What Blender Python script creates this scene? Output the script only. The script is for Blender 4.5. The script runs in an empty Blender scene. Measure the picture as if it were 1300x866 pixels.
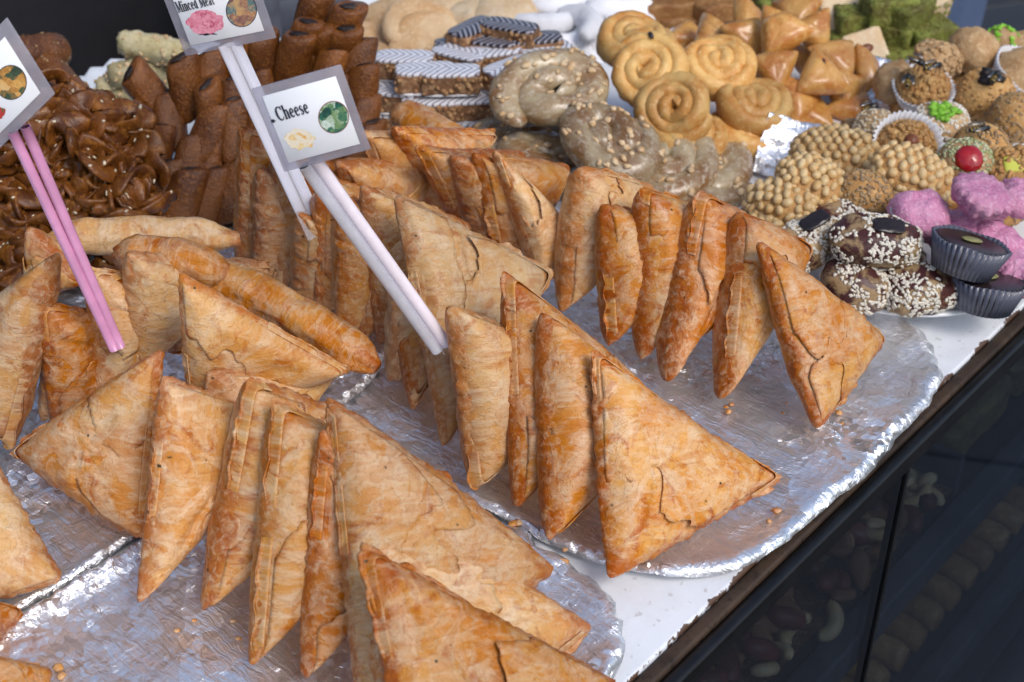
import bpy, bmesh, math, random
import numpy as np
from mathutils import Vector, Matrix

scene = bpy.context.scene
COL = scene.collection
R = math.radians

# ------------------------------------------------------------------ camera
CAM_H, PITCH, FPX = 0.42, R(35.0), 1805.0        # metres above the table top, tilt, focal length in photo pixels
cam_d = bpy.data.cameras.new('camera')
cam_d.sensor_width = 36.0
cam_d.lens = 36.0 * FPX / 1300.0
cam_d.clip_start, cam_d.clip_end = 0.01, 400.0
cam_d.dof.use_dof = True
cam_d.dof.focus_distance = 0.62
cam_d.dof.aperture_fstop = 15.0
cam = bpy.data.objects.new('camera', cam_d)
COL.objects.link(cam)
cam.location = (0, 0, CAM_H)
cam.rotation_euler = (math.pi / 2 - PITCH, 0, 0)
scene.camera = cam

# ------------------------------------------------------------------ world, sun, exposure
SUN_EL, SUN_AZ = R(48), R(142)                    # azimuth measured from +Y towards +X
world = bpy.data.worlds.new('World')
scene.world = world
world.use_nodes = True
wn = world.node_tree
wn.nodes.clear()
wo = wn.nodes.new('ShaderNodeOutputWorld')
wb = wn.nodes.new('ShaderNodeBackground')
ws = wn.nodes.new('ShaderNodeTexSky')
ws.sky_type = 'NISHITA'
ws.sun_disc = False
ws.sun_elevation = SUN_EL
ws.sun_rotation = SUN_AZ
ws.air_density = 1.0
ws.dust_density = 2.0
ws.ozone_density = 1.0
wb.inputs['Strength'].default_value = 0.15
wn.links.new(ws.outputs[0], wb.inputs[0])
wn.links.new(wb.outputs[0], wo.inputs[0])
sun_d = bpy.data.lights.new('sun', 'SUN')
sun_d.energy = 1.3
sun_d.angle = R(22)
sun_d.color = (1.0, 0.97, 0.93)
sun = bpy.data.objects.new('sun', sun_d)
COL.objects.link(sun)
sdir = Vector((math.sin(SUN_AZ) * math.cos(SUN_EL), math.cos(SUN_AZ) * math.cos(SUN_EL), math.sin(SUN_EL)))
sun.rotation_euler = sdir.to_track_quat('Z', 'Y').to_euler()
sun.location = sdir * 5
scene.view_settings.view_transform = 'Standard'
scene.view_settings.look = 'None'
scene.view_settings.gamma = 1.0
scene.view_settings.use_curve_mapping = False
scene.view_settings.exposure = 0.30
scene.cycles.use_denoising = True
scene.cycles.max_bounces = 6
scene.cycles.transparent_max_bounces = 12

# ------------------------------------------------------------------ layout helpers
def ray(px, py):
    x, y = (px - 650) / FPX, -(py - 433) / FPX
    return np.array([x, math.cos(PITCH) + y * math.sin(PITCH), -math.sin(PITCH) + y * math.cos(PITCH)])
def at(px, py, z):
    """point at height z above the table top on the line of sight of a photo pixel"""
    d = ray(px, py)
    return np.array([0, 0, CAM_H]) + d * ((z - CAM_H) / d[2])
E0 = np.array([0.0497, 0.3721, 0.0])              # a point of the table's front edge
DS = np.array([0.65908, 0.75207, 0.0])            # along the edge
DP = np.array([-0.75207, 0.65908, 0.0])           # across the table, away from the customer
def tp(s, p, z=0.0):
    return E0 + DS * s + DP * p + np.array([0, 0, z])
TAB_ROT = math.atan2(DS[1], DS[0])

# ------------------------------------------------------------------ noise
def _hash(ix, iy, iz, seed):
    h = (ix.astype(np.int64) * 374761393 + iy.astype(np.int64) * 668265263 + iz.astype(np.int64) * 2147483647 + seed * 974711) & 0xFFFFFFFF
    h = ((h ^ (h >> 13)) * 1274126177) & 0xFFFFFFFF
    h = (h ^ (h >> 16)) & 0xFFFFFFFF
    h = (h * 2246822519) & 0xFFFFFFFF
    return ((h ^ (h >> 15)) & 0xFFFFFF) / float(0xFFFFFF)
def vnoise(P, seed=0):
    P = np.asarray(P, float)
    i = np.floor(P).astype(np.int64)
    f = P - i
    f = f * f * f * (f * (f * 6 - 15) + 10)
    x, y, z = i[:, 0], i[:, 1], i[:, 2]
    def c(a, b, d): return _hash(x + a, y + b, z + d, seed)
    fx, fy, fz = f[:, 0], f[:, 1], f[:, 2]
    a = c(0, 0, 0) * (1 - fx) + c(1, 0, 0) * fx
    b = c(0, 1, 0) * (1 - fx) + c(1, 1, 0) * fx
    d = c(0, 0, 1) * (1 - fx) + c(1, 0, 1) * fx
    e = c(0, 1, 1) * (1 - fx) + c(1, 1, 1) * fx
    return ((a * (1 - fy) + b * fy) * (1 - fz) + (d * (1 - fy) + e * fy) * fz) * 2 - 1
def fbm(P, seed=0, o=3):
    P = np.asarray(P, float)
    t = np.zeros(len(P)); a = 1.0; s = 0
    for k in range(o):
        t += a * vnoise(P * 2.03 ** k + 7.3 * k, seed + k); s += a; a *= .5
    return t / s
def ridged(P, seed=0, o=3):
    P = np.asarray(P, float)
    t = np.zeros(len(P)); a = 1.0; s = 0
    for k in range(o):
        t += a * (1 - np.abs(vnoise(P * 2.07 ** k + 3.1 * k, seed + k)) * 2); s += a; a *= .5
    return t / s

# ------------------------------------------------------------------ mesh and object helpers
def mesh_np(name, V, F, smooth=True):
    me = bpy.data.meshes.new(name)
    me.from_pydata([tuple(v) for v in np.asarray(V, float)], [], [tuple(int(i) for i in f) for f in F])
    if smooth:
        me.polygons.foreach_set('use_smooth', np.ones(len(me.polygons), bool))
    me.update()
    return me
def normals(me):
    n = np.zeros(len(me.vertices) * 3)
    me.vertex_normals.foreach_get('vector', n)
    return n.reshape(-1, 3)
def coords(me):
    c = np.zeros(len(me.vertices) * 3)
    me.vertices.foreach_get('co', c)
    return c.reshape(-1, 3)
def set_coords(me, V):
    me.vertices.foreach_set('co', np.asarray(V, float).ravel()); me.update()
def attr_f(me, name, a):
    at_ = me.attributes.new(name, 'FLOAT', 'POINT'); at_.data.foreach_set('value', np.asarray(a, float))
def attr_v(me, name, a):
    at_ = me.attributes.new(name, 'FLOAT_VECTOR', 'POINT'); at_.data.foreach_set('vector', np.asarray(a, float).ravel())
def obj(name, me, mat=None, parent=None, loc=None, rot=None, scale=None):
    o = bpy.data.objects.new(name, me)
    COL.objects.link(o)
    if mat is not None and me is not None and not me.materials:
        me.materials.append(mat)
    if parent is not None: o.parent = parent
    if loc is not None: o.location = tuple(loc)
    if rot is not None: o.rotation_euler = rot
    if scale is not None: o.scale = scale if hasattr(scale, '__len__') else (scale,) * 3
    return o
def tag(o, label, cat, group=None, kind=None):
    o['label'] = label
    if cat: o['category'] = cat
    if group: o['group'] = group
    if kind: o['kind'] = kind
    return o
def struct(o):
    o['kind'] = 'structure'; return o
def copy_tree(o, parent=None):
    c = o.copy(); COL.objects.link(c)
    if parent is not None: c.parent = parent
    for ch in list(o.children): copy_tree(ch, c)
    return c
ORD = ['first', 'second', 'third', 'fourth', 'fifth', 'sixth', 'seventh', 'eighth', 'ninth', 'tenth', 'eleventh', 'twelfth', 'thirteenth', 'fourteenth', 'fifteenth', 'sixteenth']

class MB:
    """collects plain shapes into one mesh"""
    def __init__(s): s.V, s.F, s.n = [], [], 0
    def add(s, V, F):
        V = np.asarray(V, float); s.V.append(V); s.F += [tuple(int(i) + s.n for i in f) for f in F]; s.n += len(V); return s
    def box(s, lo, hi, M=None):
        x0, y0, z0 = lo; x1, y1, z1 = hi
        V = np.array([[x0,y0,z0],[x1,y0,z0],[x1,y1,z0],[x0,y1,z0],[x0,y0,z1],[x1,y0,z1],[x1,y1,z1],[x0,y1,z1]], float)
        if M is not None: V = M(V)
        return s.add(V, [(0,3,2,1),(4,5,6,7),(0,1,5,4),(1,2,6,5),(2,3,7,6),(3,0,4,7)])
    def mesh(s, name, smooth=True): return mesh_np(name, np.concatenate(s.V), s.F, smooth)
def tabM(V):
    V = np.asarray(V, float); return E0[None] + V[:, :1] * DS[None] + V[:, 1:2] * DP[None] + V[:, 2:] * np.array([[0, 0, 1.]])
def bevel(me, w, seg=2):
    bm = bmesh.new(); bm.from_mesh(me)
    bmesh.ops.bevel(bm, geom=bm.edges[:], offset=w, segments=seg, affect='EDGES', profile=.6)
    bm.to_mesh(me); bm.free()
    me.polygons.foreach_set('use_smooth', np.ones(len(me.polygons), bool)); me.update(); return me
def subdiv_box(sx, sy, sz, n=10, rnd=.25, jit=0, seed=0, sq=0.0):
    """rounded box as a bulged grid cube"""
    bm = bmesh.new(); bmesh.ops.create_cube(bm, size=2)
    bmesh.ops.subdivide_edges(bm, edges=bm.edges[:], cuts=n, use_grid_fill=True)
    V = np.array([v.co[:] for v in bm.verts]); F = [[v.index for v in f.verts] for f in bm.faces]; bm.free()
    k = 1 - rnd
    core = np.clip(V, -k, k); dl = V - core; L = np.linalg.norm(dl, axis=1, keepdims=True)
    V = core + np.where(L > 1e-9, dl / np.maximum(L, 1e-9) * rnd, 0) * np.where(L > 1e-9, 1, 0)
    V = V * np.array([sx, sy, sz]) / 2
    me = mesh_np('b', V, F)
    if jit:
        N_ = normals(me); m = min(sx, sy, sz)
        V = V + N_ * (fbm(V / m * 2.2 + seed * 9.1, seed, 3) * jit)[:, None]; set_coords(me, V)
    return me
def ball(rx, ry, rz, n=24, jit=0, seed=0, fr=2.0, power=2.0, flat=None):
    """uneven ellipsoid, optionally with a flattened base"""
    th = np.linspace(0, 2 * np.pi, n, endpoint=False); ph = np.linspace(0, np.pi, n // 2 + 1)[1:-1]
    V = [[0, 0, -1]]
    for p in ph:
        for t in th: V.append([math.sin(p) * math.cos(t), math.sin(p) * math.sin(t), -math.cos(p)])
    V.append([0, 0, 1]); V = np.array(V); m = len(ph); F = []
    for i in range(n): F.append((0, 1 + (i + 1) % n, 1 + i))
    for j in range(m - 1):
        for i in range(n):
            a = 1 + j * n + i; b = 1 + j * n + (i + 1) % n; F.append((a, b, b + n, a + n))
    e = len(V) - 1
    for i in range(n): F.append((1 + (m - 1) * n + i, 1 + (m - 1) * n + (i + 1) % n, e))
    if power != 2.0:
        V = V / (np.abs(V) ** power).sum(1, keepdims=True) ** (1 / power)
    U = V.copy()
    V = V * (1 + (fbm(U * fr + seed * 5.7, seed, 3) * jit)[:, None])
    V = V * np.array([rx, ry, rz])
    if flat is not None: V[:, 2] = np.where(V[:, 2] < -rz * flat, -rz * flat + (V[:, 2] + rz * flat) * .12, V[:, 2])
    return V, F
def tube(pts, rad, n=10, sy=1.0, closed=False, cap=True, up=(0, 0, 1)):
    """swept tube; rad per point; sy flattens along the local up"""
    P = np.asarray(pts, float); m = len(P); rad = np.broadcast_to(np.asarray(rad, float), (m,))
    T = np.roll(P, -1, 0) - np.roll(P, 1, 0)
    if not closed: T[0] = P[1] - P[0]; T[-1] = P[-1] - P[-2]
    T /= np.maximum(np.linalg.norm(T, axis=1, keepdims=True), 1e-9)
    up = np.broadcast_to(np.asarray(up, float), (m, 3)); S = np.cross(T, up); L = np.linalg.norm(S, axis=1, keepdims=True)
    S = np.where(L > 1e-4, S / np.maximum(L, 1e-9), np.array([[1., 0, 0]])); U = np.cross(S, T)
    a = np.linspace(0, 2 * np.pi, n, endpoint=False); V = []
    for k in range(m):
        V.append(P[k] + rad[k] * (np.cos(a)[:, None] * S[k] + sy * np.sin(a)[:, None] * U[k]))
    V = np.concatenate(V); F = []
    for k in range(m if closed else m - 1):
        for i in range(n):
            b = (k + 1) % m
            F.append((k * n + i, b * n + i, b * n + (i + 1) % n, k * n + (i + 1) % n))
    if not closed and cap:
        c0, c1 = len(V), len(V) + 1; V = np.vstack([V, P[0], P[-1]])
        for i in range(n):
            F.append((c0, i, (i + 1) % n)); F.append((c1, (m - 1) * n + (i + 1) % n, (m - 1) * n + i))
    return V, F

# ------------------------------------------------------------------ material helpers
class NT:
    def __init__(s, name):
        s.m = bpy.data.materials.new(name); s.m.use_nodes = True; s.t = s.m.node_tree; s.t.nodes.clear()
        s.out = s.t.nodes.new('ShaderNodeOutputMaterial')
    def n(s, typ, props=None, **kw):
        nd = s.t.nodes.new('ShaderNode' + typ)
        for k, v in (props or {}).items(): setattr(nd, k, v)
        for k, v in kw.items():
            key = k.replace('_', ' ')
            s.set(nd, key, v)
        return nd
    def set(s, nd, key, v):
        i = nd.inputs[int(key[1:])] if key[0] == '#' else nd.inputs[key]
        if isinstance(v, tuple) and len(v) == 2 and hasattr(v[0], 'outputs'): s.t.links.new(v[0].outputs[v[1]], i)
        elif hasattr(v, 'outputs'): s.t.links.new(v.outputs[0], i)
        else:
            if hasattr(v, '__len__') and len(v) == 3 and i.type == 'RGBA': v = (*v, 1)
            i.default_value = v
    def coord(s, kind='Object'):
        return (s.n('TexCoord'), kind)
    def offs(s, vec, amt=37.0):
        oi = s.n('ObjectInfo'); cm = s.n('CombineXYZ')
        for k, mul in zip('XYZ', (1, 1.7, .6)):
            s.set(cm, k, s.math('MULTIPLY', (oi, 'Random'), amt * mul))
        return s.n('VectorMath', {'operation': 'ADD'}, **{'#0': 0}) if 0 else s.vadd(vec, cm)
    def vadd(s, a, b):
        nd = s.t.nodes.new('ShaderNodeVectorMath'); nd.operation = 'ADD'; s.set(nd, '#0', a); s.set(nd, '#1', b); return nd
    def vmul(s, a, b):
        nd = s.t.nodes.new('ShaderNodeVectorMath'); nd.operation = 'MULTIPLY'; s.set(nd, '#0', a); s.set(nd, '#1', b); return nd
    def math(s, op, a, b=None, clamp=False):
        nd = s.t.nodes.new('ShaderNodeMath'); nd.operation = op; nd.use_clamp = clamp; s.set(nd, '#0', a)
        if b is not None: s.set(nd, '#1', b)
        return nd
    def noise(s, vec, scale, detail=3, rough=.55, dist=0.0):
        return s.n('TexNoise', None, Vector=vec, Scale=scale, Detail=detail, Roughness=rough, Distortion=dist)
    def voro(s, vec, scale, feature='F1', rand=1.0):
        return s.n('TexVoronoi', {'feature': feature}, Vector=vec, Scale=scale, Randomness=rand)
    def ramp(s, fac, lo, hi, a=0.0, b=1.0):
        nd = s.t.nodes.new('ShaderNodeMapRange'); nd.clamp = True
        s.set(nd, 'Value', fac); s.set(nd, 'From Min', lo); s.set(nd, 'From Max', hi); s.set(nd, 'To Min', a); s.set(nd, 'To Max', b); return nd
    def mix(s, fac, a, b, blend='MIX'):
        nd = s.t.nodes.new('ShaderNodeMix'); nd.data_type = 'RGBA'; nd.blend_type = blend
        s.set(nd, '#0', fac); s.set(nd, '#6', a); s.set(nd, '#7', b); return (nd, 2)
    def bump(s, h, strength, dist=.001, normal=None):
        nd = s.n('Bump', None, Height=h, Strength=strength, Distance=dist)
        if normal is not None: s.set(nd, 'Normal', normal)
        return nd
    def bsdf(s, **kw):
        nd = s.n('BsdfPrincipled', None, **kw); s.t.links.new(nd.outputs[0], s.out.inputs[0]); return nd
def food(name, c1, c2, c3=None, sc=60, fine=500, rough=.5, bump=.5, bd=.0008, spec=.3, lo=.38, hi=.62, spots=None, attr=None, coat=0, sss=0):
    """mottled baked surface: c1 main, c2 patches, c3 fine flecks"""
    m = NT(name); v = m.offs(m.coord())
    n1 = m.noise(v, sc, 4, .6, .4); n2 = m.noise(v, fine, 4, .65)
    col = m.mix(m.ramp(n1, lo, hi), c1, c2)
    if c3 is not None: col = m.mix(m.ramp(n2, .52, .68, 0, .8), col, c3)
    if spots: 
        vo = m.voro(v, spots[0]); col = m.mix(m.ramp(vo, spots[1], spots[1] + .06, 1, 0), col, spots[2])
    oi = m.n('ObjectInfo'); hs = m.n('HueSaturation', None, Hue=.5, Saturation=1.0, Value=m.ramp(m.math('FRACT', m.math('MULTIPLY', (oi, 'Random'), 5.7)), 0, 1, .78, 1.15), Color=col); col = (hs, 0)
    hv = m.math('ADD', n2, m.math('MULTIPLY', n1, 1.5))
    m.bsdf(Base_Color=col, Roughness=rough, Specular_IOR_Level=spec, Normal=m.bump(hv, bump, bd), Coat_Weight=coat, Coat_Roughness=.15, Subsurface_Weight=sss, Subsurface_Radius=(.004, .002, .001), Subsurface_Scale=1.0)
    return m.m
def plain(name, c, rough=.5, metal=0.0, spec=.5, var=.12, sc=40, bump=.15, bd=.0006, **kw):
    m = NT(name); v = m.offs(m.coord()); n = m.noise(v, sc, 5, .6)
    dark = tuple(x * (1 - var * 2.5) for x in c); col = m.mix(m.ramp(n, .35, .65), dark, c)
    m.bsdf(Base_Color=col, Roughness=rough, Metallic=metal, Specular_IOR_Level=spec, Normal=m.bump(n, bump, bd), **kw)
    return m.m

# ================================================================== the setting
def mat_paving():
    m = NT('dark_paving'); v = m.coord(); n = m.noise(v, 3, 6, .65); n2 = m.noise(v, 160, 3)
    col = m.mix(m.ramp(n, .3, .7), (.010, .010, .013), (.020, .020, .024)); col = m.mix(m.ramp(n2, .55, .7, 0, .4), col, (.035, .035, .038))
    m.bsdf(Base_Color=col, Roughness=.6, Normal=m.bump(n2, .4, .003)); return m.m
M_PAVE = mat_paving()
M_JOINT = plain('paving_joint', (.012, .012, .014), .9)
GZ = -0.90
g = MB(); g.add([[-150, -150, GZ - .012], [150, -150, GZ - .012], [150, 150, GZ - .012], [-150, 150, GZ - .012]], [(0, 1, 2, 3)])
ground = struct(obj('ground', g.mesh('ground', False), M_JOINT))
slab_me = bevel(MB().box((-.297, -.297, -.04), (.297, .297, 0)).mesh('paving_slab', False), .006, 2)
slab_me.materials.append(M_PAVE)
k = 0
rg = random.Random(4)
for i in range(-6, 7):
    for j in range(1, 15):
        c = tp(i * .6 + .1, 0) * 0 + np.array([0, 0, GZ]) + np.array([math.cos(.35) * i * .6 - math.sin(.35) * j * .6, math.sin(.35) * i * .6 + math.cos(.35) * j * .6, 0])
        o = obj('paving_slab', slab_me, None, ground, loc=c + np.array([0, 0, rg.uniform(-.003, .003)]), rot=(0, 0, .35 + rg.uniform(-.004, .004)))

# dark panelled board at the back, height and distance set to block sky light, boards with open seams
M_BOARD = plain('charcoal_board', (.018, .018, .022), .55, var=.15, sc=14)
back = obj('stall_back_board', None, None, None, loc=tp(-.3, 1.02, GZ), rot=(0, 0, TAB_ROT)); tag(back, 'dark charcoal panelled board behind the stall at the top left, blocking sky light', 'stall board')
for k_ in range(7):
    obj('panel', bevel(MB().box((-1.2 + k_ * .30, 0, .02), (-1.2 + k_ * .30 + .292, .02, 1.48)).mesh('panel', False), .003, 1), M_BOARD, back)
for z_ in (.25, 1.2): obj('rail', bevel(MB().box((-1.2, .0205, z_), (.892, .045, z_ + .07)).mesh('rail', False), .003, 1), M_BOARD, back)
for s_ in (-1.1, .8): obj('foot', bevel(MB().box((s_, -.12, 0), (s_ + .05, .16, .019)).mesh('foot', False), .003, 1), M_BOARD, back)

# ---- the stall table with its glass display case below
S0, S1, PB = -0.75, 0.64, 0.575
def mat_table():
    m = NT('worn_white_paint'); v = m.coord(); n = m.noise(v, 18, 6, .7, .3); n2 = m.noise(v, 240, 3)
    sx = m.n('SeparateXYZ', None, Vector=v)
    base = m.mix(m.ramp(n, .35, .7), (.74, .76, .79), (.62, .63, .66))
    base = m.mix(m.ramp(n2, .62, .70, 0, .35), base, (.25, .2, .16))
    edge = m.ramp((sx, 'Y'), .0085, .003)                      # paint rubbed off along the customer's edge
    nn = m.noise(v, 55, 5, .7)
    wear = m.ramp(m.math('ADD', m.math('MULTIPLY', edge, .42), nn), .80, .84)
    col = m.mix(wear, base, (.10, .055, .035))
    m.bsdf(Base_Color=col, Roughness=.42, Normal=m.bump(m.math('SUBTRACT', n2, m.math('MULTIPLY', wear, 1.2)), .25, .0008)); return m.m
M_TABLE = mat_table()
M_RAIL = plain('black_metal_rail', (.012, .012, .013), .35, .3, .5, .2, 60)
M_WOOD = food('old_wood_edge', (.030, .019, .013), (.060, .036, .022), (.016, .011, .008), 30, 260, .6)
M_SHELF = plain('grey_shelf_edge', (.11, .115, .135), .4, .2, .5, .2, 30)
M_CASE = plain('dark_case_panel', (.022, .022, .027), .5)
case = obj('display_counter', None, None, None, loc=tp(0, 0, GZ), rot=(0, 0, TAB_ROT))
tag(case, 'market stall counter with worn white top and glass fronted shelves below', 'display counter')
H_ = -GZ
def cpart(name, mb, mat, bev=.0015, parent=None):
    me = mb.mesh(name, False)
    if bev: bevel(me, bev, 2)
    return obj(name, me, mat, parent or case)
top = cpart('table_top', MB().box((S0, .004, H_ - .022), (S1, PB, H_)), M_TABLE)
top['label'] = 'white painted top with paint rubbed off along its edge'
cpart('wooden_edge_strip', MB().box((S0, -.003, H_ - .024), (S1, .0035, H_ - .0015)), M_WOOD)
cpart('black_front_rail', MB().box((S0, -.010, H_ - .015), (S1, -.0035, H_ - .0030)), M_RAIL, .002)
for z, d in ((-.135, .30), (-.285, .34)):
    sh = cpart('shelf', MB().box((S0 + .004, .012, H_ + z - .012), (S1 - .004, d, H_ + z)), M_CASE)
    cpart('shelf_edge', MB().box((S0 + .004, -.003, H_ + z - .018), (S1 - .004, .0115, H_ + z + .004)), M_SHELF, .002, sh)
cpart('base_panel', MB().box((S0, .003, .02), (S1, .02, H_ - .45)), M_CASE)
cpart('bottom_panel', MB().box((S0, .021, H_ - .462), (S1, PB - .021, H_ - .45)), M_CASE)
cpart('back_panel', MB().box((S0, PB - .02, .02), (S1, PB, H_ - .0225)), M_CASE)
for s in (S0, S1 - .012):
    cpart('side_panel', MB().box((s, .021, .02), (s + .012, PB - .021, H_ - .0225)), M_CASE)
for s in (S0 + .03, S1 - .05):
    for p in (.03, PB - .05): cpart('foot', MB().box((s, p, 0), (s + .03, p + .03, .0195)), M_RAIL)
def mat_glass():
    m = NT('darkened_glass'); ge = m.n('NewGeometry'); fr = m.n('Fresnel', None, IOR=m.ramp((ge, 'Backfacing'), 0, 1, 1.45, 1 / 1.45))
    gl = m.n('BsdfGlossy', None, Color=(.9, .95, 1, 1), Roughness=.03); tr = m.n('BsdfTransparent', None, Color=(.56, .62, .68, 1))  # dark tint in the glass deepens the shade on the shelves behind
    mx = m.t.nodes.new('ShaderNodeMixShader'); m.set(mx, '#0', fr); m.set(mx, '#1', tr); m.set(mx, '#2', gl); m.t.links.new(mx.outputs[0], m.out.inputs[0]); return m.m
M_GLASS = mat_glass()
SM = .198                                         # where the two front panes meet
for a, b in ((S0 + .002, SM - .0025), (SM + .0025, S1 - .002)):
    cpart('glass_pane', MB().box((a, -.0085, H_ - .448), (b, -.0045, H_ - .0155)), M_GLASS, 0)
cpart('pane_joint_strip', MB().box((SM - .0014, -.0095, H_ - .448), (SM + .0014, -.0040, H_ - .0155)), M_RAIL, 0)
cpart('shelf_divider', MB().box((.333, .013, H_ - .134), (.338, .28, H_ - .105)), M_SHELF)

# ================================================================== foil platters
def mat_foil():
    m = NT('kitchen_foil'); v = m.coord()
    wob = m.vadd(v, m.vmul((m.noise(v, 40, 3), 'Color'), (.012, .012, .012)))
    def facets(vec, sc, slope):                               # flat tilted patches that meet in sharp creases
        vo = m.voro(vec, sc); d = m.t.nodes.new('ShaderNodeVectorMath'); d.operation = 'SUBTRACT'; m.set(d, '#0', vec); m.set(d, '#1', (vo, 'Position'))
        c = m.t.nodes.new('ShaderNodeVectorMath'); c.operation = 'SUBTRACT'; m.set(c, '#0', (vo, 'Color')); c.inputs[1].default_value = (.5, .5, .5)
        dt = m.t.nodes.new('ShaderNodeVectorMath'); dt.operation = 'DOT_PRODUCT'; m.set(dt, '#0', d); m.set(dt, '#1', c)
        return m.math('MULTIPLY', (dt, 'Value'), slope)
    st = m.vmul(wob, (1.0, .14, 1.0)); st2 = m.vmul(wob, (.2, 1.0, 1.0))   # long pull lines across the sheet
    reg = m.ramp(m.noise(v, 10, 3), .46, .60)                 # crumpled here, stretched smooth there
    h = m.math('ADD', facets(wob, 46, .34), m.math('MULTIPLY', facets(wob, 300, .95), m.ramp(reg, 0, 1, .06, 1.0)))
    h = m.math('ADD', h, m.math('MULTIPLY', m.noise(st, 240, 4, .65, .6), .0016)); h = m.math('ADD', h, m.math('MULTIPLY', m.noise(st2, 120, 4, .6, .6), .0010))
    h = m.math('ADD', h, m.math('MULTIPLY', m.noise(v, 22, 3, .5), .006))
    gr = m.noise(v, 12, 4, .6)                                # greasy film left by the pastries
    col = m.mix(m.ramp(gr, .45, .65, 0, .6), (.96, .97, .99), (.90, .88, .88))
    m.bsdf(Base_Color=col, Metallic=.86, Roughness=m.ramp(gr, .4, .65, .29, .43), Normal=m.bump(h, 1.0, 1.0)); return m.m
M_FOIL = mat_foil()
def foil_platter(c, a, b, m_exp, seed, label, rim=.0030, rot=0.0):
    """foil pressed over a shallow tray: superellipse in table coordinates (s,p)"""
    N_, K = 260, 70
    th = np.linspace(0, 2 * np.pi, N_, endpoint=False)
    rr = (np.abs(np.cos(th) / a) ** m_exp + np.abs(np.sin(th) / b) ** m_exp) ** (-1 / m_exp)
    edge = rr * (1 + .012 * fbm(np.c_[np.cos(th) * 5, np.sin(th) * 5, th * 0 + seed], seed, 3))
    t = np.linspace(0, 1, K) ** .85
    V = [[0, 0, 0]]
    dz = []
    for k in range(1, K):
        q = t[k]
        d_in = (1 - q) * np.minimum(a, b)                     # metres from the edge
        lift = rim * np.clip((.011 - d_in) / .008, 0, 1) ** 1.5 - rim * np.clip((.003 - d_in) / .003, 0, 1) ** 1.5
        for i in range(N_):
            V.append([q * edge[i] * math.cos(th[i]), q * edge[i] * math.sin(th[i]), lift])
            dz.append(np.clip((.02 - d_in) / .02, 0, 1))
    V = np.array(V); dz = np.r_[0, dz]
    ang = np.arctan2(V[:, 1], V[:, 0])
    # pleats round the rim, creases across the flat
    pl = ridged(np.c_[np.cos(ang) * 34, np.sin(ang) * 34, V[:, 2] * 60], seed, 3)
    cr = ridged(np.c_[V[:, 0] * 38, V[:, 1] * 38, V[:, 2] * 0 + seed], seed + 5, 4)
    V[:, 2] += pl * dz * .0026 + (cr - .4) * .0010 + fbm(np.c_[V[:, 0] * 14, V[:, 1] * 14, V[:, 0] * 0 + seed], seed + 9, 2) * .0008 * (1 - dz)
    V[:, :2] *= (1 + (pl * dz * .010))[:, None]
    V[:, 2] = np.maximum(V[:, 2] + .0035, .0012)
    F = [(0, 1 + i, 1 + (i + 1) % N_) for i in range(N_)]
    for k in range(K - 2):
        for i in range(N_):
            x = 1 + k * N_ + i; y = 1 + k * N_ + (i + 1) % N_; F.append((x, x + N_, y + N_, y))
    me = mesh_np('foil_platter', V, F)
    o = obj('foil_platter', me, M_FOIL, None, loc=tp(*c), rot=(0, 0, TAB_ROT + rot))
    md = o.modifiers.new('thickness', 'SOLIDIFY'); md.thickness = .0004
    return tag(o, label, 'foil platter', 'foil covered platters')
foil_platter((.162, .205), .133, .208, 4.5, 3, 'large foil platter at table edge holding the two long rows of samosas')
foil_platter((-.165, .101), .194, .104, 4.5, 7, 'foil platter at the bottom of the picture under the nearest samosas')
foil_platter((-.075, .310), .185, .103, 4.5, 11, 'foil platter below the pink straws with a jumbled heap of samosas')

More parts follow.
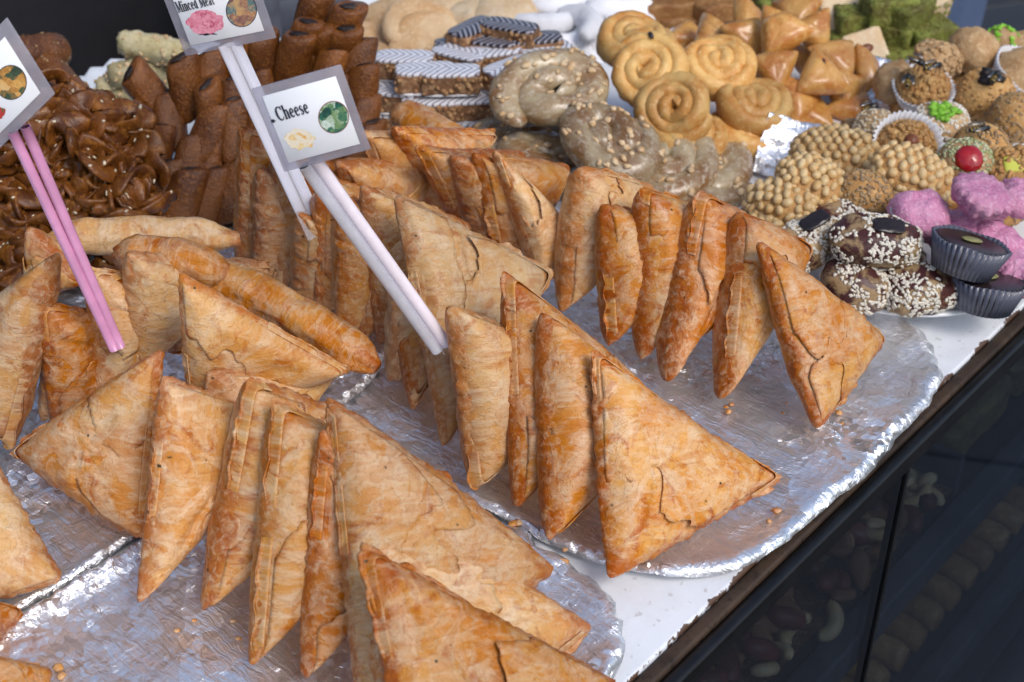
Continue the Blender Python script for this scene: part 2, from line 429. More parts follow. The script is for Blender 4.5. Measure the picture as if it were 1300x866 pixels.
# ================================================================== triangular filo pastries
def mat_filo(name='fried_filo', pale=(.62, .345, .118), mid=(.53, .215, .044), brown=(.34, .085, .011), rough=.42, pinks=.62):
    m = NT(name)
    pc = m.n('Attribute', {'attribute_name': 'pc'}); rim = m.n('Attribute', {'attribute_name': 'rim'})
    v = (pc, 'Vector'); vs = m.vmul(v, (1.0, .30, 1.0))
    big = m.noise(v, 20, 5, .62, .7); med = m.noise(v, 95, 5, .65, .9); fib = m.noise(vs, 330, 4, .62, .5); fine = m.noise(v, 850, 3, .6)
    peel = m.noise(v, 48, 5, .62, 1.4)
    col = m.mix(m.ramp(big, .42, .60), mid, pale)
    col = m.mix(m.ramp(m.noise(v, 62, 5, .62, 1.0), .50, .62, 0, pinks), col, (.63, .45, .28))     # blistered, almost white skin
    col = m.mix(m.ramp(med, .54, .68, 0, .85), col, brown)
    p1 = m.ramp(peel, .505, .52); p2 = m.ramp(peel, .60, .612); p3 = m.ramp(peel, .40, .412)
    col = m.mix(m.math('MULTIPLY', p1, .28), col, (.66, .50, .34)); col = m.mix(m.math('MULTIPLY', p2, .35), col, (.50, .22, .06))
    r2 = m.math('ADD', (rim, 'Fac'), m.math('MULTIPLY', m.math('SUBTRACT', med, .5), 1.8))
    col = m.mix(m.ramp(r2, .45, 1.0, 0, .85), col, brown)
    col = m.mix(m.ramp(fib, .48, .70, 0, .48), col, (.74, .58, .38)); col = m.mix(m.ramp(fine, .56, .72, 0, .35), col, (.40, .15, .03))
    col = m.mix(m.ramp(m.noise(vs, 150, 4, .6, .8), .55, .68, 0, .55), col, (.45, .16, .03))
    oi = m.n('Attribute', {'attribute_name': 'tone'})
    hs = m.n('HueSaturation', None, Hue=m.ramp((oi, 'Fac'), 0, 1, .492, .504), Saturation=m.ramp((oi, 'Fac'), 0, 1, 1.12, .94), Value=m.ramp(m.math('FRACT', m.math('MULTIPLY', (oi, 'Fac'), 7.3)), 0, 1, .82, 1.10), Color=col)
    sp = m.voro(v, 120); sn = m.noise(v, 60, 2)
    spk = m.math('MULTIPLY', m.ramp(sp, .06, .10, 1, 0), m.ramp(sn, .53, .57))
    col = m.mix(spk, (hs, 0), (.05, .035, .012))
    h = m.math('ADD', m.math('MULTIPLY', med, .9), m.math('ADD', m.math('MULTIPLY', fib, .75), m.math('MULTIPLY', fine, .30)))
    h = m.math('ADD', h, m.math('MULTIPLY', m.math('ADD', p1, m.math('ADD', p2, p3)), .22))
    m.bsdf(Base_Color=col, Roughness=m.ramp(med, .35, .65, rough + .12, rough - .12), Specular_IOR_Level=.36, Normal=m.bump(h, .64, .0012))
    return m.m
M_FILO = mat_filo()
M_FILO_PALE = mat_filo('pale_filo', (.66, .42, .19), (.58, .285, .080), (.42, .13, .020), .42, .62)
M_FILO_DARK = mat_filo('deep_fried_and_shaded_filo', (.54, .22, .046), (.45, .145, .022), (.28, .070, .010), .36, .25)  # deep fried tone, also darkens a samosa standing in shade
CAMP = np.array([0, 0, CAM_H])
def pastry_mesh(A, B, C, T, seed, nu=168, round_=.0031, ripple=1.0, lump=1.0):
    """folded filo triangle with corners A, B, C: rounded, pillowed, wrinkled, folds as ledges"""
    A, B, C = map(np.asarray, (A, B, C))
    nr = np.cross(B - A, C - A); nr /= np.linalg.norm(nr)
    cen = (A + B + C) / 3
    if nr @ (CAMP - cen) < 0: nr = -nr
    u = C - A; u /= np.linalg.norm(u); v = np.cross(nr, u)
    rg = np.random.RandomState(seed)
    tri = np.array([[(X - cen) @ u, (X - cen) @ v] for X in (A, B, C)])
    if np.cross(tri[1] - tri[0], tri[2] - tri[0]) < 0: tri = tri[[0, 2, 1]]
    per = []
    for i in range(3):
        p, q = tri[i], tri[(i + 1) % 3]; L = np.linalg.norm(q - p); n = max(8, int(L / .0006))
        t = np.linspace(0, 1, n, endpoint=False)[:, None]
        out = np.array([(q - p)[1], -(q - p)[0]]) / L
        bow = .0012 * np.sin(np.pi * t) * (rg.uniform(-1.0, 1.4) if ripple > .5 else 1.2)
        per.append(p + (q - p) * t + out * bow)
    per = np.concatenate(per)
    sig = round_ / .0006; k = int(sig * 3); w = np.exp(-.5 * (np.arange(-k, k + 1) / sig) ** 2); w /= w.sum()
    sm = np.stack([np.convolve(np.r_[per[-k:, c], per[:, c], per[:k, c]], w, 'valid') for c in (0, 1)], 1)
    seg = np.r_[0, np.cumsum(np.linalg.norm(np.diff(np.vstack([sm, sm[:1]]), axis=0), axis=1))]
    tt = np.linspace(0, seg[-1], nu, endpoint=False)
    cl = np.vstack([sm, sm[:1]])
    O = np.stack([np.interp(tt, seg, cl[:, c]) for c in (0, 1)], 1)
    # corner distance -> thinner tips
    ctr = O.mean(0); inr = np.min(np.linalg.norm(O - ctr, axis=1))
    e_r = min(T * .80, inr * .55)
    V, rim, wsd, qn = [], [], [], []
    half = 15
    prof = []
    for j in range(half + 1):                                  # front: centre -> edge
        x = j / half
        prof.append(x)
    fr = [0.0] + list(np.linspace(.10, .72, 10)) + list(.72 + .28 * np.sin(np.linspace(0, 1, 11)[1:] * np.pi / 2))
    nf = len(fr)
    def height(q):                                             # q fraction of radius
        d = (1 - q) * inr
        h = np.clip(1 - (1 - np.clip(d / e_r, 0, 1)) ** 2.2, 0, 1) ** .62
        return h * (.90 + .10 * (1 - q ** 2))
    rings = [(q, 1) for q in fr[1:]] + [(q, -1) for q in fr[1:-1][::-1]]
    dcorn = np.min(np.stack([np.linalg.norm(O - tri[i], axis=1) for i in range(3)]), 0)
    tipf = .62 + .38 * np.clip(dcorn / .028, 0, 1) ** .7
    V.append([ctr[0], ctr[1], T / 2 * height(0)]); rim.append(0); wsd.append(1); qn.append(0)
    for q, sg in rings:
        hh = height(q) * T / 2 * (1 + (tipf - 1) * q)
        P2 = ctr + (O - ctr) * q
        V += [[P2[i, 0], P2[i, 1], sg * hh[i]] for i in range(nu)]
        rim += list(np.clip(q ** 5 + .5 * q * np.clip(1 - dcorn / .016, 0, 1), 0, 1)); wsd += [sg if q < .999 else 0] * nu; qn += [q] * nu
    V.append([ctr[0], ctr[1], -T / 2 * height(0)]); rim.append(0); wsd.append(-1); qn.append(0)
    V = np.array(V); rim = np.array(rim); qn = np.array(qn); wsd = np.array(wsd); F = []
    for i in range(nu): F.append((0, 1 + i, 1 + (i + 1) % nu))
    nrg = len(rings)
    for k in range(nrg - 1):
        for i in range(nu):
            a = 1 + k * nu + i; b = 1 + k * nu + (i + 1) % nu; F.append((a, a + nu, b + nu, b))
    e = len(V) - 1
    for i in range(nu): F.append((1 + (nrg - 1) * nu + i, e, 1 + (nrg - 1) * nu + (i + 1) % nu))
    loc = V.copy()
    off = rg.uniform(-50, 50, 3)
    # in-plane raggedness, lumps of the filling, wrinkles
    rag = fbm(np.c_[V[:, :2] * 260, V[:, 2] * 60] + off, seed, 3)
    V[:, :2] += (V[:, :2] - ctr) / np.maximum(np.linalg.norm(V[:, :2] - ctr, axis=1, keepdims=True), 1e-6) * ((rag * .0010 * np.clip(rim, 0, 1) + fbm(np.c_[V[:, :2] * 620, V[:, 2] * 0] + off, seed + 31, 2) * .0011 * np.clip(qn - .9, 0, .1) * 10) * ripple)[:, None]
    V[:, 2] += fbm(V * np.array([42, 42, 8]) + off, seed + 1, 2) * .0022 * lump * (1 - .6 * rim)
    V[:, 2] += wsd * fbm(V * np.array([135, 135, 20]) + off, seed + 17, 2) * .0007 * ripple
    wr = ridged(np.c_[V[:, 0] * 120, V[:, 1] * 420, wsd * 3] + off, seed + 2, 2)
    V[:, 2] += wsd * wr * .00032 * ripple
    # fold ledges on both sides: lines roughly parallel to a side of the triangle
    for sgn in (1, -1):
        for _ in range(2):
            i = rg.randint(3); p, q = tri[i], tri[(i + 1) % 3]; L = np.linalg.norm(q - p)
            nn = np.array([-(q - p)[1], (q - p)[0]]) / L
            d = (loc[:, :2] - p) @ nn + .0035 * fbm(np.c_[loc[:, :2] * 70, loc[:, 2] * 0] + off, seed + 7 + _, 2)
            c0 = rg.uniform(.010, .030)
            led = 1 / (1 + np.exp(-(c0 - d) / .0004))
            V[:, 2] += (wsd == sgn) * sgn * (led - .5) * .0018 * (1 - rim)
    # slight twist and bend of the whole piece
    tw = rg.uniform(-.12, .12); bd = rg.uniform(-1.0, 1.0) * .9
    V[:, 2] += tw * V[:, 1] * V[:, 0] / .05 * .5 + bd * (V[:, 0] ** 2 - .0008) * .9
    W = cen + V[:, :1] * u + V[:, 1:2] * v + V[:, 2:] * nr
    org = np.array([cen[0], cen[1], min(A[2], B[2], C[2])])
    me = mesh_np('pastry', W - org, F)
    attr_f(me, 'rim', rim); attr_v(me, 'pc', loc + off * .05); attr_f(me, 'tone', np.full(len(rim), rg.rand()))
    return me, org, (cen, u, v, nr, tri, T, ctr, O, height, tipf, tw, bd, off, float(me.attributes['tone'].data[0].value))
def outer_fold(frame, seed, mat, parent, org, side=None):
    """the last wrap of filo: a thin sheet over part of the face with a torn, slightly lifted free edge"""
    cen, u, v, nr, tri, T, ctr, O, height, tipf, tw, bd, off, tone = frame
    rg = np.random.RandomState(seed); i = rg.randint(3) if side is None else side
    p, q, k = tri[i], tri[(i + 1) % 3], tri[(i + 2) % 3]
    na, nb = 64, 16; tm = rg.uniform(.28, .62); sl = rg.uniform(-.25, .25)
    aa = np.linspace(.03, .97, na); rag = .16 * fbm(np.c_[aa * 5, aa * 0 + seed, aa * 0], seed, 2) + .022 * fbm(np.c_[aa * 26, aa * 0, aa * 0 + seed], seed + 1, 3)
    X, lift, ed = [], [], []
    for jb in range(nb):
        b_ = jb / (nb - 1)
        tmx = np.clip(tm + sl * (aa - .5) + rag, .06, .9); e = p + (q - p) * aa[:, None]
        X.append(e + (k - e) * (b_ * tmx)[:, None]); lift.append(b_ ** 6 * np.clip(.2 + fbm(np.c_[aa * 5, aa * 0 + seed, aa * 0], seed + 4, 2), 0, 1.2) * (.0005 if seed % 3 else .0014)); ed.append(np.full(na, b_))
    X = np.concatenate(X); lift = np.concatenate(lift); ed = np.concatenate(ed)
    th = np.arctan2(X[:, 1] - ctr[1], X[:, 0] - ctr[0]); to = np.arctan2(O[:, 1] - ctr[1], O[:, 0] - ctr[0]); o_ = np.argsort(to)
    ro = np.interp(th, to[o_], np.linalg.norm(O - ctr, axis=1)[o_], period=2 * np.pi); tf = np.interp(th, to[o_], tipf[o_], period=2 * np.pi)
    qq = np.linalg.norm(X - ctr, axis=1) / ro; X = ctr + (X - ctr) * np.minimum(1, .955 / np.maximum(qq, 1e-6))[:, None]; qq = np.minimum(qq, .955)
    Z = height(qq) * T / 2 * (1 + (tf - 1) * qq); rim_ = np.clip(qq ** 5, 0, 1)
    Z = Z + fbm(np.c_[X, Z] * np.array([42, 42, 8]) + off, seed_of(parent) + 1, 2) * .0022 * (1 - .6 * rim_) + (-.0016 + .0025 * np.clip(ed / .16, 0, 1) ** .7) + lift + fbm(np.c_[X * 300, Z * 0], seed + 3, 2) * .00025
    Z = Z + tw * X[:, 1] * X[:, 0] / .05 * .5 + bd * (X[:, 0] ** 2 - .0008) * .9
    W = cen + X[:, :1] * u + X[:, 1:2] * v + Z[:, None] * nr - org
    F = [(j_ * na + i_, j_ * na + i_ + 1, (j_ + 1) * na + i_ + 1, (j_ + 1) * na + i_) for j_ in range(nb - 1) for i_ in range(na - 1)]
    me = mesh_np('outer_fold', W, F); attr_f(me, 'tone', np.full(len(ed), tone)); attr_f(me, 'rim', np.clip(rim_ * .9 + .45 * ed ** 10, 0, 1)); attr_v(me, 'pc', np.c_[X, Z * 0] + off * .05 + np.array([.0012, .0008, .003]))
    o = obj('outer_fold', me, mat, parent); md = o.modifiers.new('t', 'SOLIDIFY'); md.thickness = .00035; md.offset = -1
    return o
def edge_frill(frame, seed, mat, parent, org):
    """torn filo sticking out along a stretch of the seam"""
    cen, u, v, nr, tri, T, ctr, O, height, tipf, tw, bd, off, tone = frame
    rg = np.random.RandomState(seed); n = len(O); na, nb = 40, 9; i0 = rg.randint(n); span = rg.randint(n // 9, n // 5)
    idx = (i0 + np.linspace(0, span, na)) % n; k0 = np.floor(idx).astype(int) % n; fr_ = (idx - np.floor(idx))[:, None]; P = O[k0] * (1 - fr_) + O[(k0 + 1) % n] * fr_
    aa = np.linspace(0, 1, na); ext = np.clip(.030 + .055 * fbm(np.c_[aa * 4, aa * 0 + seed, aa * 0], seed, 2) + .030 * fbm(np.c_[aa * 17, aa * 0, aa * 0 + seed], seed + 1, 2), .004, .12) * np.clip(np.sin(np.pi * aa) * 2.2, 0, 1)
    X, Z, R_ = [], [], []
    for j_ in range(nb):
        b_ = j_ / (nb - 1); q = .93 + b_ * (.07 + ext); X.append(ctr + (P - ctr) * q[:, None])
        Z.append(T / 2 * height(np.minimum(q, .999)) * (1 - b_) + .0007 * np.sin(aa * 21 + seed) * b_ + .0016 * b_ * rg.uniform(-.2, 1)); R_.append(np.full(na, .35 + .5 * b_))
    X = np.concatenate(X); Z = np.concatenate(Z); R_ = np.concatenate(R_); Z = Z + tw * X[:, 1] * X[:, 0] / .05 * .5 + bd * (X[:, 0] ** 2 - .0008) * .9
    W = cen + X[:, :1] * u + X[:, 1:2] * v + Z[:, None] * nr - org
    me = mesh_np('torn_edge', W, [(j_ * na + i_, j_ * na + i_ + 1, (j_ + 1) * na + i_ + 1, (j_ + 1) * na + i_) for j_ in range(nb - 1) for i_ in range(na - 1)])
    attr_f(me, 'tone', np.full(len(R_), tone)); attr_f(me, 'rim', R_); attr_v(me, 'pc', np.c_[X, Z * 0] + off * .05)
    o = obj('torn_edge', me, mat, parent); md = o.modifiers.new('t', 'SOLIDIFY'); md.thickness = .0004; return o
def seed_of(o): return o['_seed']
def samosa(A, B, C, label, group, T=.021, mat=None, seed=None, folds=None, up=.34, **kw):
    samosa.k += 1
    seed = samosa.k * 13 + 5 if seed is None else seed
    pa, pc = at(*A), at(*C)
    pb = pc + (pa - pc) * up + DS * B * (1 - .25 * up) + np.array([0, 0, .006]) if isinstance(B, float) else at(*B)
    me, org, fr = pastry_mesh(pa, pb, pc, T, seed, **kw)
    mat = mat or M_FILO
    o = obj('filo_samosa', me, mat, None, loc=org)
    o['_seed'] = seed
    n_f = (1 if (samosa.k * 7) % 10 < 7 else 2) if folds is None else folds
    for f in range(n_f): outer_fold(fr, seed * 7 + f, mat, o, org)
    del o['_seed']
    for f in range(2): edge_frill(fr, seed * 11 + f * 5, mat, o, org)
    return tag(o, label, 'samosa', group)
samosa.k = 0

def filo_roll(A, B, r, label, group, mat, seed):
    """rolled filo cigar lying between two points, ends pinched and browned, wrap seam along it"""
    P0, P1 = at(*A), at(*B); n, K = 30, 60; t = np.linspace(0, 1, K); ax = P1 - P0; L = np.linalg.norm(ax); ax /= L
    sd = np.cross(ax, [0, 0, 1]); sd /= np.linalg.norm(sd); upv = np.cross(sd, ax); rg = np.random.RandomState(seed); off = rg.uniform(-40, 40, 3)
    e = np.abs(2 * t - 1); rad = r * (1 - .10 * e ** 2) * np.where(e > .62, 1 - .72 * ((np.clip(e, .62, 1) - .62) / .38) ** 1.8, 1)
    th = np.linspace(0, 2 * np.pi, n, endpoint=False); V, rim, pc = [], [], []
    for k in range(K):
        seam = .0014 * ((th + .6 * np.sin(t[k] * 4 + seed)) % (2 * np.pi)) / (2 * np.pi)
        rr = rad[k] + seam
        V += list(P0 + ax * L * t[k] + upv * (.004 * math.sin(t[k] * 3.1)) + (rr * np.cos(th))[:, None] * sd + (rr * .86 * np.sin(th))[:, None] * upv)
        rim += [float(np.clip((e[k] - .72) / .28, 0, 1)) * .9 + .12] * n; pc += [[t[k] * L, r * a_, 0] for a_ in np.minimum(th, 2 * np.pi - th)]
    F = [(k * n + i, (k + 1) * n + i, (k + 1) * n + (i + 1) % n, k * n + (i + 1) % n) for k in range(K - 1) for i in range(n)]
    F += [tuple(range(n)), tuple(range((K - 1) * n + n - 1, (K - 1) * n - 1, -1))]
    org = (P0 + P1) / 2 - np.array([0, 0, r]); V = np.array(V); me = mesh_np('roll', V - org, F); N_ = normals(me); X = coords(me)
    X = X + N_ * (fbm(V * 75 + off, seed, 3) * .0016 + ridged(np.c_[V @ ax * 60, V @ upv * 320, V @ sd * 320] + off, seed + 2, 2) * .0009)[:, None]; set_coords(me, X)
    attr_f(me, 'rim', rim); attr_v(me, 'pc', np.array(pc) + off * .05); attr_f(me, 'tone', np.full(len(rim), rg.rand()))
    return tag(obj('filo_roll', me, mat, None, loc=org), label, 'filo roll', group)
G1, G2, G3, G4, G5 = ('samosas of the row ending beside the sweets plate', 'samosas of the row in the middle of the picture', 'samosas of the nearest row', 'samosas heaped on the platter of the pink straws', 'samosas standing in a row behind the cheese sign')
D, PL = M_FILO_DARK, M_FILO_PALE
# --- row along the back right of the large platter, from the sweets plate towards the nut bars
samosa((960, 303, .080), (1124, 432, .020), (1036, 550, .012), 'golden samosa with its whole face showing, closest to the sesame chocolate sweets', G1, .019)
samosa((933, 266, .082), .080, (914, 514, .012), 'slim upright samosa leaning behind the last one before the sweets plate', G1, .031, up=.46)
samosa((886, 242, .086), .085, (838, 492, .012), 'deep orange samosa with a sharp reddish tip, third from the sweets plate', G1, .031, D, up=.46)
samosa((810, 238, .085), .085, (812, 462, .012), 'samosa with wrinkled pale skin, fourth from the sweets plate', G1, .031, up=.46)
samosa((762, 258, .076), .075, (773, 444, .012), 'folded samosa with a white cheese spot on its narrow edge', G1, .031, up=.46)
samosa((735, 210, .088), .080, (708, 398, .016), 'pale samosa with a black speck near its tip, open at the bottom', G1, .031, PL, up=.46)
samosa((624, 187, .090), (722, 290, .040), (686, 374, .014), 'broad pale samosa in front of the grey nut topped coils', G1, .022, PL)
samosa((598, 193, .086), .075, (634, 348, .014), 'slim samosa squeezed just left of the broad pale one', G1, .031, up=.46)
samosa((530, 186, .086), .075, (590, 318, .014), 'samosa with a torn flap at its top, below the long reclining one', G1, .031, up=.46)
samosa((497, 160, .086), .075, (545, 285, .014), 'narrow samosa right of the cheese sign with a pale edge', G1, .031, up=.46)
filo_roll((500, 138, .055), (628, 224, .046), .0098, 'long filo roll reclining in front of the nut bars', G1, M_FILO, 501)
samosa((456, 166, .085), .075, (505, 288, .014), 'samosa half hidden by the right side of the cheese sign', G1, .031, PL, up=.46)
samosa((425, 205, .080), .075, (470, 318, .014), 'samosa peeping out below the right corner of the cheese sign', G1, .031, up=.46)
# --- middle row
samosa((745, 443, .078), (994, 606, .015), (772, 738, .012), 'large golden samosa facing the customer, first of the middle row', G2, .020)
samosa((684, 392, .086), .090, (694, 692, .012), 'samosa with a crumpled brown foot, second of the middle row', G2, .031, up=.12)
samosa((640, 344, .092), .090, (655, 650, .012), 'slim samosa with a sharp tip, third of the middle row', G2, .028, up=.12)
samosa((568, 384, .088), .090, (596, 624, .012), 'samosa the white straws rest against, fourth of the middle row', G2, .031, PL, up=.12)
samosa((500, 243, .104), .095, (566, 572, .012), 'biggest pale samosa of the middle row, pierced by the white straws', G2, .022, PL)
# --- row behind the cheese sign
samosa((304, 158, .104), .080, (303, 352, .018), 'samosa at the far end of the row, against the dark date bars', G5, .028)
samosa((347, 190, .098), .080, (345, 374, .016), 'samosa standing below the left edge of the cheese sign', G5, .028)
samosa((378, 268, .076), .070, (374, 392, .014), 'small greyish samosa beside the flat plastic strip', G5, .028, PL)
samosa((404, 240, .090), .075, (400, 402, .014), 'very slim samosa below the cheese sign', G5, .028)
samosa((428, 245, .092), .080, (430, 434, .014), 'samosa with a grey patch left of the white straws', G5, .028, PL)
samosa((458, 233, .098), .080, (478, 440, .014), 'samosa with a pointed top crossed by the white straws', G5, .028)
samosa((500, 352, .066), .070, (494, 490, .012), 'short pale samosa at the foot of the row, beside the crossing straws', G5, .028, PL)
samosa((328, 212, .088), .080, (322, 372, .016), 'samosa squeezed between the two at the far end of the row', G5, .026, D)
samosa((388, 212, .088), .075, (386, 400, .014), 'samosa wedged directly behind the flat plastic strip', G5, .026)
samosa((442, 250, .088), .075, (456, 438, .013), 'samosa half covered by the white straws below the sign', G5, .026, D)
samosa((572, 196, .084), .075, (612, 336, .014), 'samosa packed tight behind the slim one near the broad pale one', G1, .031, up=.46)
samosa((480, 262, .080), .080, (520, 520, .012), 'samosa edge showing just left of the biggest pale one', G2, .026)
# --- nearest row
samosa((206, 474, .092), .088, (172, 772, .012), 'samosa with a reddish brown foot, farthest from the camera in the nearest row', G3, .022)
samosa((312, 478, .094), .090, (258, 784, .012), 'slim wrinkled samosa, second in the nearest row', G3, .029)
samosa((347, 506, .094), .092, (318, 852, .010), 'samosa with a chalky white face, third in the nearest row', G3, .031, PL)
samosa((405, 540, .092), .090, (380, 868, .010), 'dark narrow samosa in shade, fourth in the nearest row', G3, .027, D)  # darker filo puts its shade into the colour
samosa((412, 498, .100), (708, 722, .030), (455, 940, .010), 'tall samosa with a long sloping upper edge in the nearest row', G3, .021)
samosa((428, 585, .078), (756, 796, .012), (500, 985, .008), 'samosa with a curled brown corner on the right side of the nearest row', G3, .021)
samosa((452, 694, .080), (790, 866, .012), (540, 1130, .008), 'samosa closest to the camera at the bottom of the picture', G3, .021)
# --- heap on the platter at the left
samosa((82, 316, .104), (-80, 440, .040), (14, 570, .016), 'upright samosa at the far left edge of the heap', G4, .025)
samosa((78, 410, .070), .070, (48, 538, .014), 'pinkish pale samosa deep in the heap behind the left one', G4, .024, PL)
samosa((108, 338, .092), .075, (118, 506, .030), 'pale samosa crossed by the tips of the pink straws', G4, .028, PL)
samosa((160, 318, .102), .070, (166, 478, .036), 'narrow samosa just right of the pink straws', G4, .027, PL)
samosa((198, 340, .090), .070, (214, 452, .034), 'brown slim samosa between the pale narrow one and the big flat face', G4, .026, D)
samosa((224, 344, .108), (448, 470, .052), (246, 548, .030), 'big flat samosa with herb specks and a torn right corner', G4, .019, PL)
filo_roll((252, 338, .078), (478, 466, .050), .0088, 'long filo roll lying behind the big flat samosa', G4, M_FILO, 502)
filo_roll((146, 322, .086), (290, 346, .080), .0088, 'short filo roll with an open end lying across the heap', G4, M_FILO, 504)
filo_roll((58, 306, .066), (304, 304, .060), .0088, 'long filo roll lying level across the back of the heap', G4, M_FILO, 503)
samosa((34, 284, .086), (110, 360, .060), (40, 380, .040), 'small upright samosa corner at the back left of the heap', G4, .020)
samosa((210, 438, .080), (14, 574, .024), (184, 690, .010), 'wide brown samosa leaning forward at the front of the heap', G4, .020)
samosa((-4, 584, .046), (84, 738, .012), (-110, 800, .012), 'samosa lying on bare foil at the left edge of the picture', G4, .022)
samosa((-60, 745, .020), (34, 778, .010), (-40, 860, .008), 'small brown samosa tip below the one on bare foil', G4, .018, D)
samosa((-50, 826, .034), (64, 850, .010), (10, 965, .008), 'samosa corner cut off by the bottom left of the picture', G3, .022)
samosa((134, 345, .088), .070, (140, 500, .030), 'golden samosa seen between the pink straw tips and the narrow pale one', G4, .025)
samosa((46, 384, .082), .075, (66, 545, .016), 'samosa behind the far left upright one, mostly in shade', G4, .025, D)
samosa((262, 470, .070), .080, (270, 640, .014), 'samosa standing behind the reddish footed one', G3, .024)
# crumbs fallen on the foil
cb = MB(); rg = random.Random(9)
for (x, y, n) in ((930, 515, 5), (1060, 540, 6), (1000, 520, 3), (715, 700, 4), (70, 850, 4), (245, 800, 3), (210, 690, 4), (800, 715, 3), (650, 660, 3), (520, 590, 3), (985, 650, 3), (300, 790, 3)):
    for q in range((n + 1) // 2):
        c = at(x + rg.gauss(0, 9), y + rg.gauss(0, 8), .0055); r = rg.uniform(.0006, .0020)
        V, F = ball(r * rg.uniform(.8, 1.6), r, r * .6, 10, .5, rg.randint(0, 999)); cb.add(V + c, F)
cme = cb.mesh('crumbs'); attr_f(cme, 'tone', np.full(len(cme.vertices), .4)); attr_f(cme, 'rim', np.full(len(cme.vertices), .45)); attr_v(cme, 'pc', coords(cme))
tag(obj('pastry_crumbs', cme, M_FILO), 'loose pastry crumbs scattered over the foil platters', 'crumbs', kind='stuff')

# ================================================================== plates
def mat_white(name='white_glazed_ware', c=(.80, .81, .83), rough=.18):
    m = NT(name); v = m.coord(); n = m.noise(v, 30, 4)
    m.bsdf(Base_Color=m.mix(m.ramp(n, .3, .75), c, tuple(x * .93 for x in c)), Roughness=rough, Specular_IOR_Level=.5); return m.m
M_PLATE = mat_white()
M_PAPERPLATE = mat_white('paper_plate', (.74, .77, .80), .6)
M_PAPER = mat_white('fluted_paper', (.72, .72, .74), .7)
def plate(c, a, b, label, m_exp=2.0, scallop=0, mat=None, h=.014, name='plate'):
    n = 144; th = np.linspace(0, 2 * np.pi, n, endpoint=False)
    ro = (np.abs(np.cos(th) / a) ** m_exp + np.abs(np.sin(th) / b) ** m_exp) ** (-1 / m_exp)
    if scallop: ro = ro * (1 + .012 * np.cos(th * scallop))
    prof = [(0, .004), (.45, .004), (.68, .0045), (.76, .007), (.9, h * .8), (.985, h), (1.0, h - .0006), (.995, h - .002), (.9, h * .62), (.74, .0025), (.70, .0006), (.66, .0015), (0, .0015)]
    V, F = [], []
    for q, z in prof:
        V += [[q * ro[i] * math.cos(th[i]), q * ro[i] * math.sin(th[i]), z + (.0012 * math.cos(th[i] * scallop) * (q > .85) if scallop else 0)] for i in range(n)]
    for k in range(len(prof) - 1):
        for i in range(n): F.append((k * n + i, (k + 1) * n + i, (k + 1) * n + (i + 1) % n, k * n + (i + 1) % n))
    me = mesh_np(name, V, F); o = obj(name, me, mat or M_PLATE, None, loc=tp(*c), rot=(0, 0, TAB_ROT))
    return tag(o, label, 'plate', 'plates on the stall')
plate((.45, .105, .0005), .190, .115, 'wide white oval platter of small assorted sweets beside the samosas', 3.0)
plate((.345, .302, .0005), .088, .088, 'round white plate under the coiled pastries', h=.013)
plate((.492, .284, .0005), .064, .064, 'round white plate under the small golden triangles')
plate((.358, .424, .0005), .066, .060, 'white plate under the layered nut bars', h=.010)
plate((.195, .506, .0005), .102, .100, 'scalloped white paper plate under the stack of date bars', 2, 36, M_PAPERPLATE)
plate((.050, .492, .0005), .082, .074, 'pale paper plate under the sticky brown sesame knots', 2, 36, M_PAPERPLATE)
plate((.392, .528, .0005), .060, .045, 'white plate under the cracked round cookies', h=.009)
plate((.482, .452, .0005), .062, .056, 'white plate under the sugar dusted crescents', h=.009)

# ================================================================== sweets: shared builders
RG = random.Random(77)
def put(me, mat, name, px, py, z, label, cat, group, rot=None, sc=1.0, children=()):
    o = obj(name, me, mat, None, loc=at(px, py, z), rot=rot or (RG.uniform(-.2, .2), RG.uniform(-.2, .2), RG.uniform(0, 6.28)), scale=sc)
    o.rotation_mode = 'ZYX'
    for cn, cm, cmat in children: obj(cn, cm, cmat, o)
    return tag(o, label, cat, group)
def surf_scatter(me, n, seed, zmin=-9, zmax=9, maker=None, sink=.3, face=None):
    """spread small grains over a mesh surface; returns one joined mesh"""
    rg = np.random.RandomState(seed); V = coords(me); N_ = normals(me); F = [p.vertices[:] for p in me.polygons]
    ar = np.array([p.area for p in me.polygons]); cen = np.array([p.center[:] for p in me.polygons]); nn = np.array([p.normal[:] for p in me.polygons])
    ok = (cen[:, 2] > zmin) & (cen[:, 2] < zmax)
    if face is not None: ok &= face(cen, nn)
    w = ar * ok; w = w / w.sum(); mb = MB()
    for f in rg.choice(len(F), n, p=w):
        idx = list(F[f]); wt = rg.dirichlet(np.ones(len(idx))); p = (V[idx] * wt[:, None]).sum(0); nr = nn[f]
        gv, gf = maker(rg)
        t = np.cross(nr, rg.normal(size=3)); t /= np.linalg.norm(t); b = np.cross(nr, t)
        mb.add(p + gv[:, :1] * t + gv[:, 1:2] * b + gv[:, 2:] * nr, gf)
    return mb.mesh('grains')
_sv, _sf = ball(1, 1, 1, 6)
def seed_maker(L, W, H): return lambda rg: ((_sv * np.array([L * rg.uniform(.8, 1.15), W * rg.uniform(.8, 1.15), H]) + np.array([0, 0, H * .3])), _sf)
def chunk_maker(r):
    def f(rg):
        v, fc = ball(r * rg.uniform(.5, 1.4), r * rg.uniform(.5, 1.1), r * rg.uniform(.4, .8), 6, .5, rg.randint(999), 1.5, 4); return v + np.array([0, 0, r * .25]), fc
    return f
M_SESAME = plain('sesame_seed', (.72, .60, .42), .5, var=.15, sc=300)
M_SESAME_W = plain('white_sesame_seed', (.80, .74, .62), .5, var=.12, sc=300)
M_SESAME_T = plain('toasted_sesame_seed', (.46, .30, .15), .5, var=.25, sc=300)
M_PINE = food('pine_nut', (.72, .53, .27), (.60, .36, .13), (.76, .60, .38), 120, 600, .34, .3)
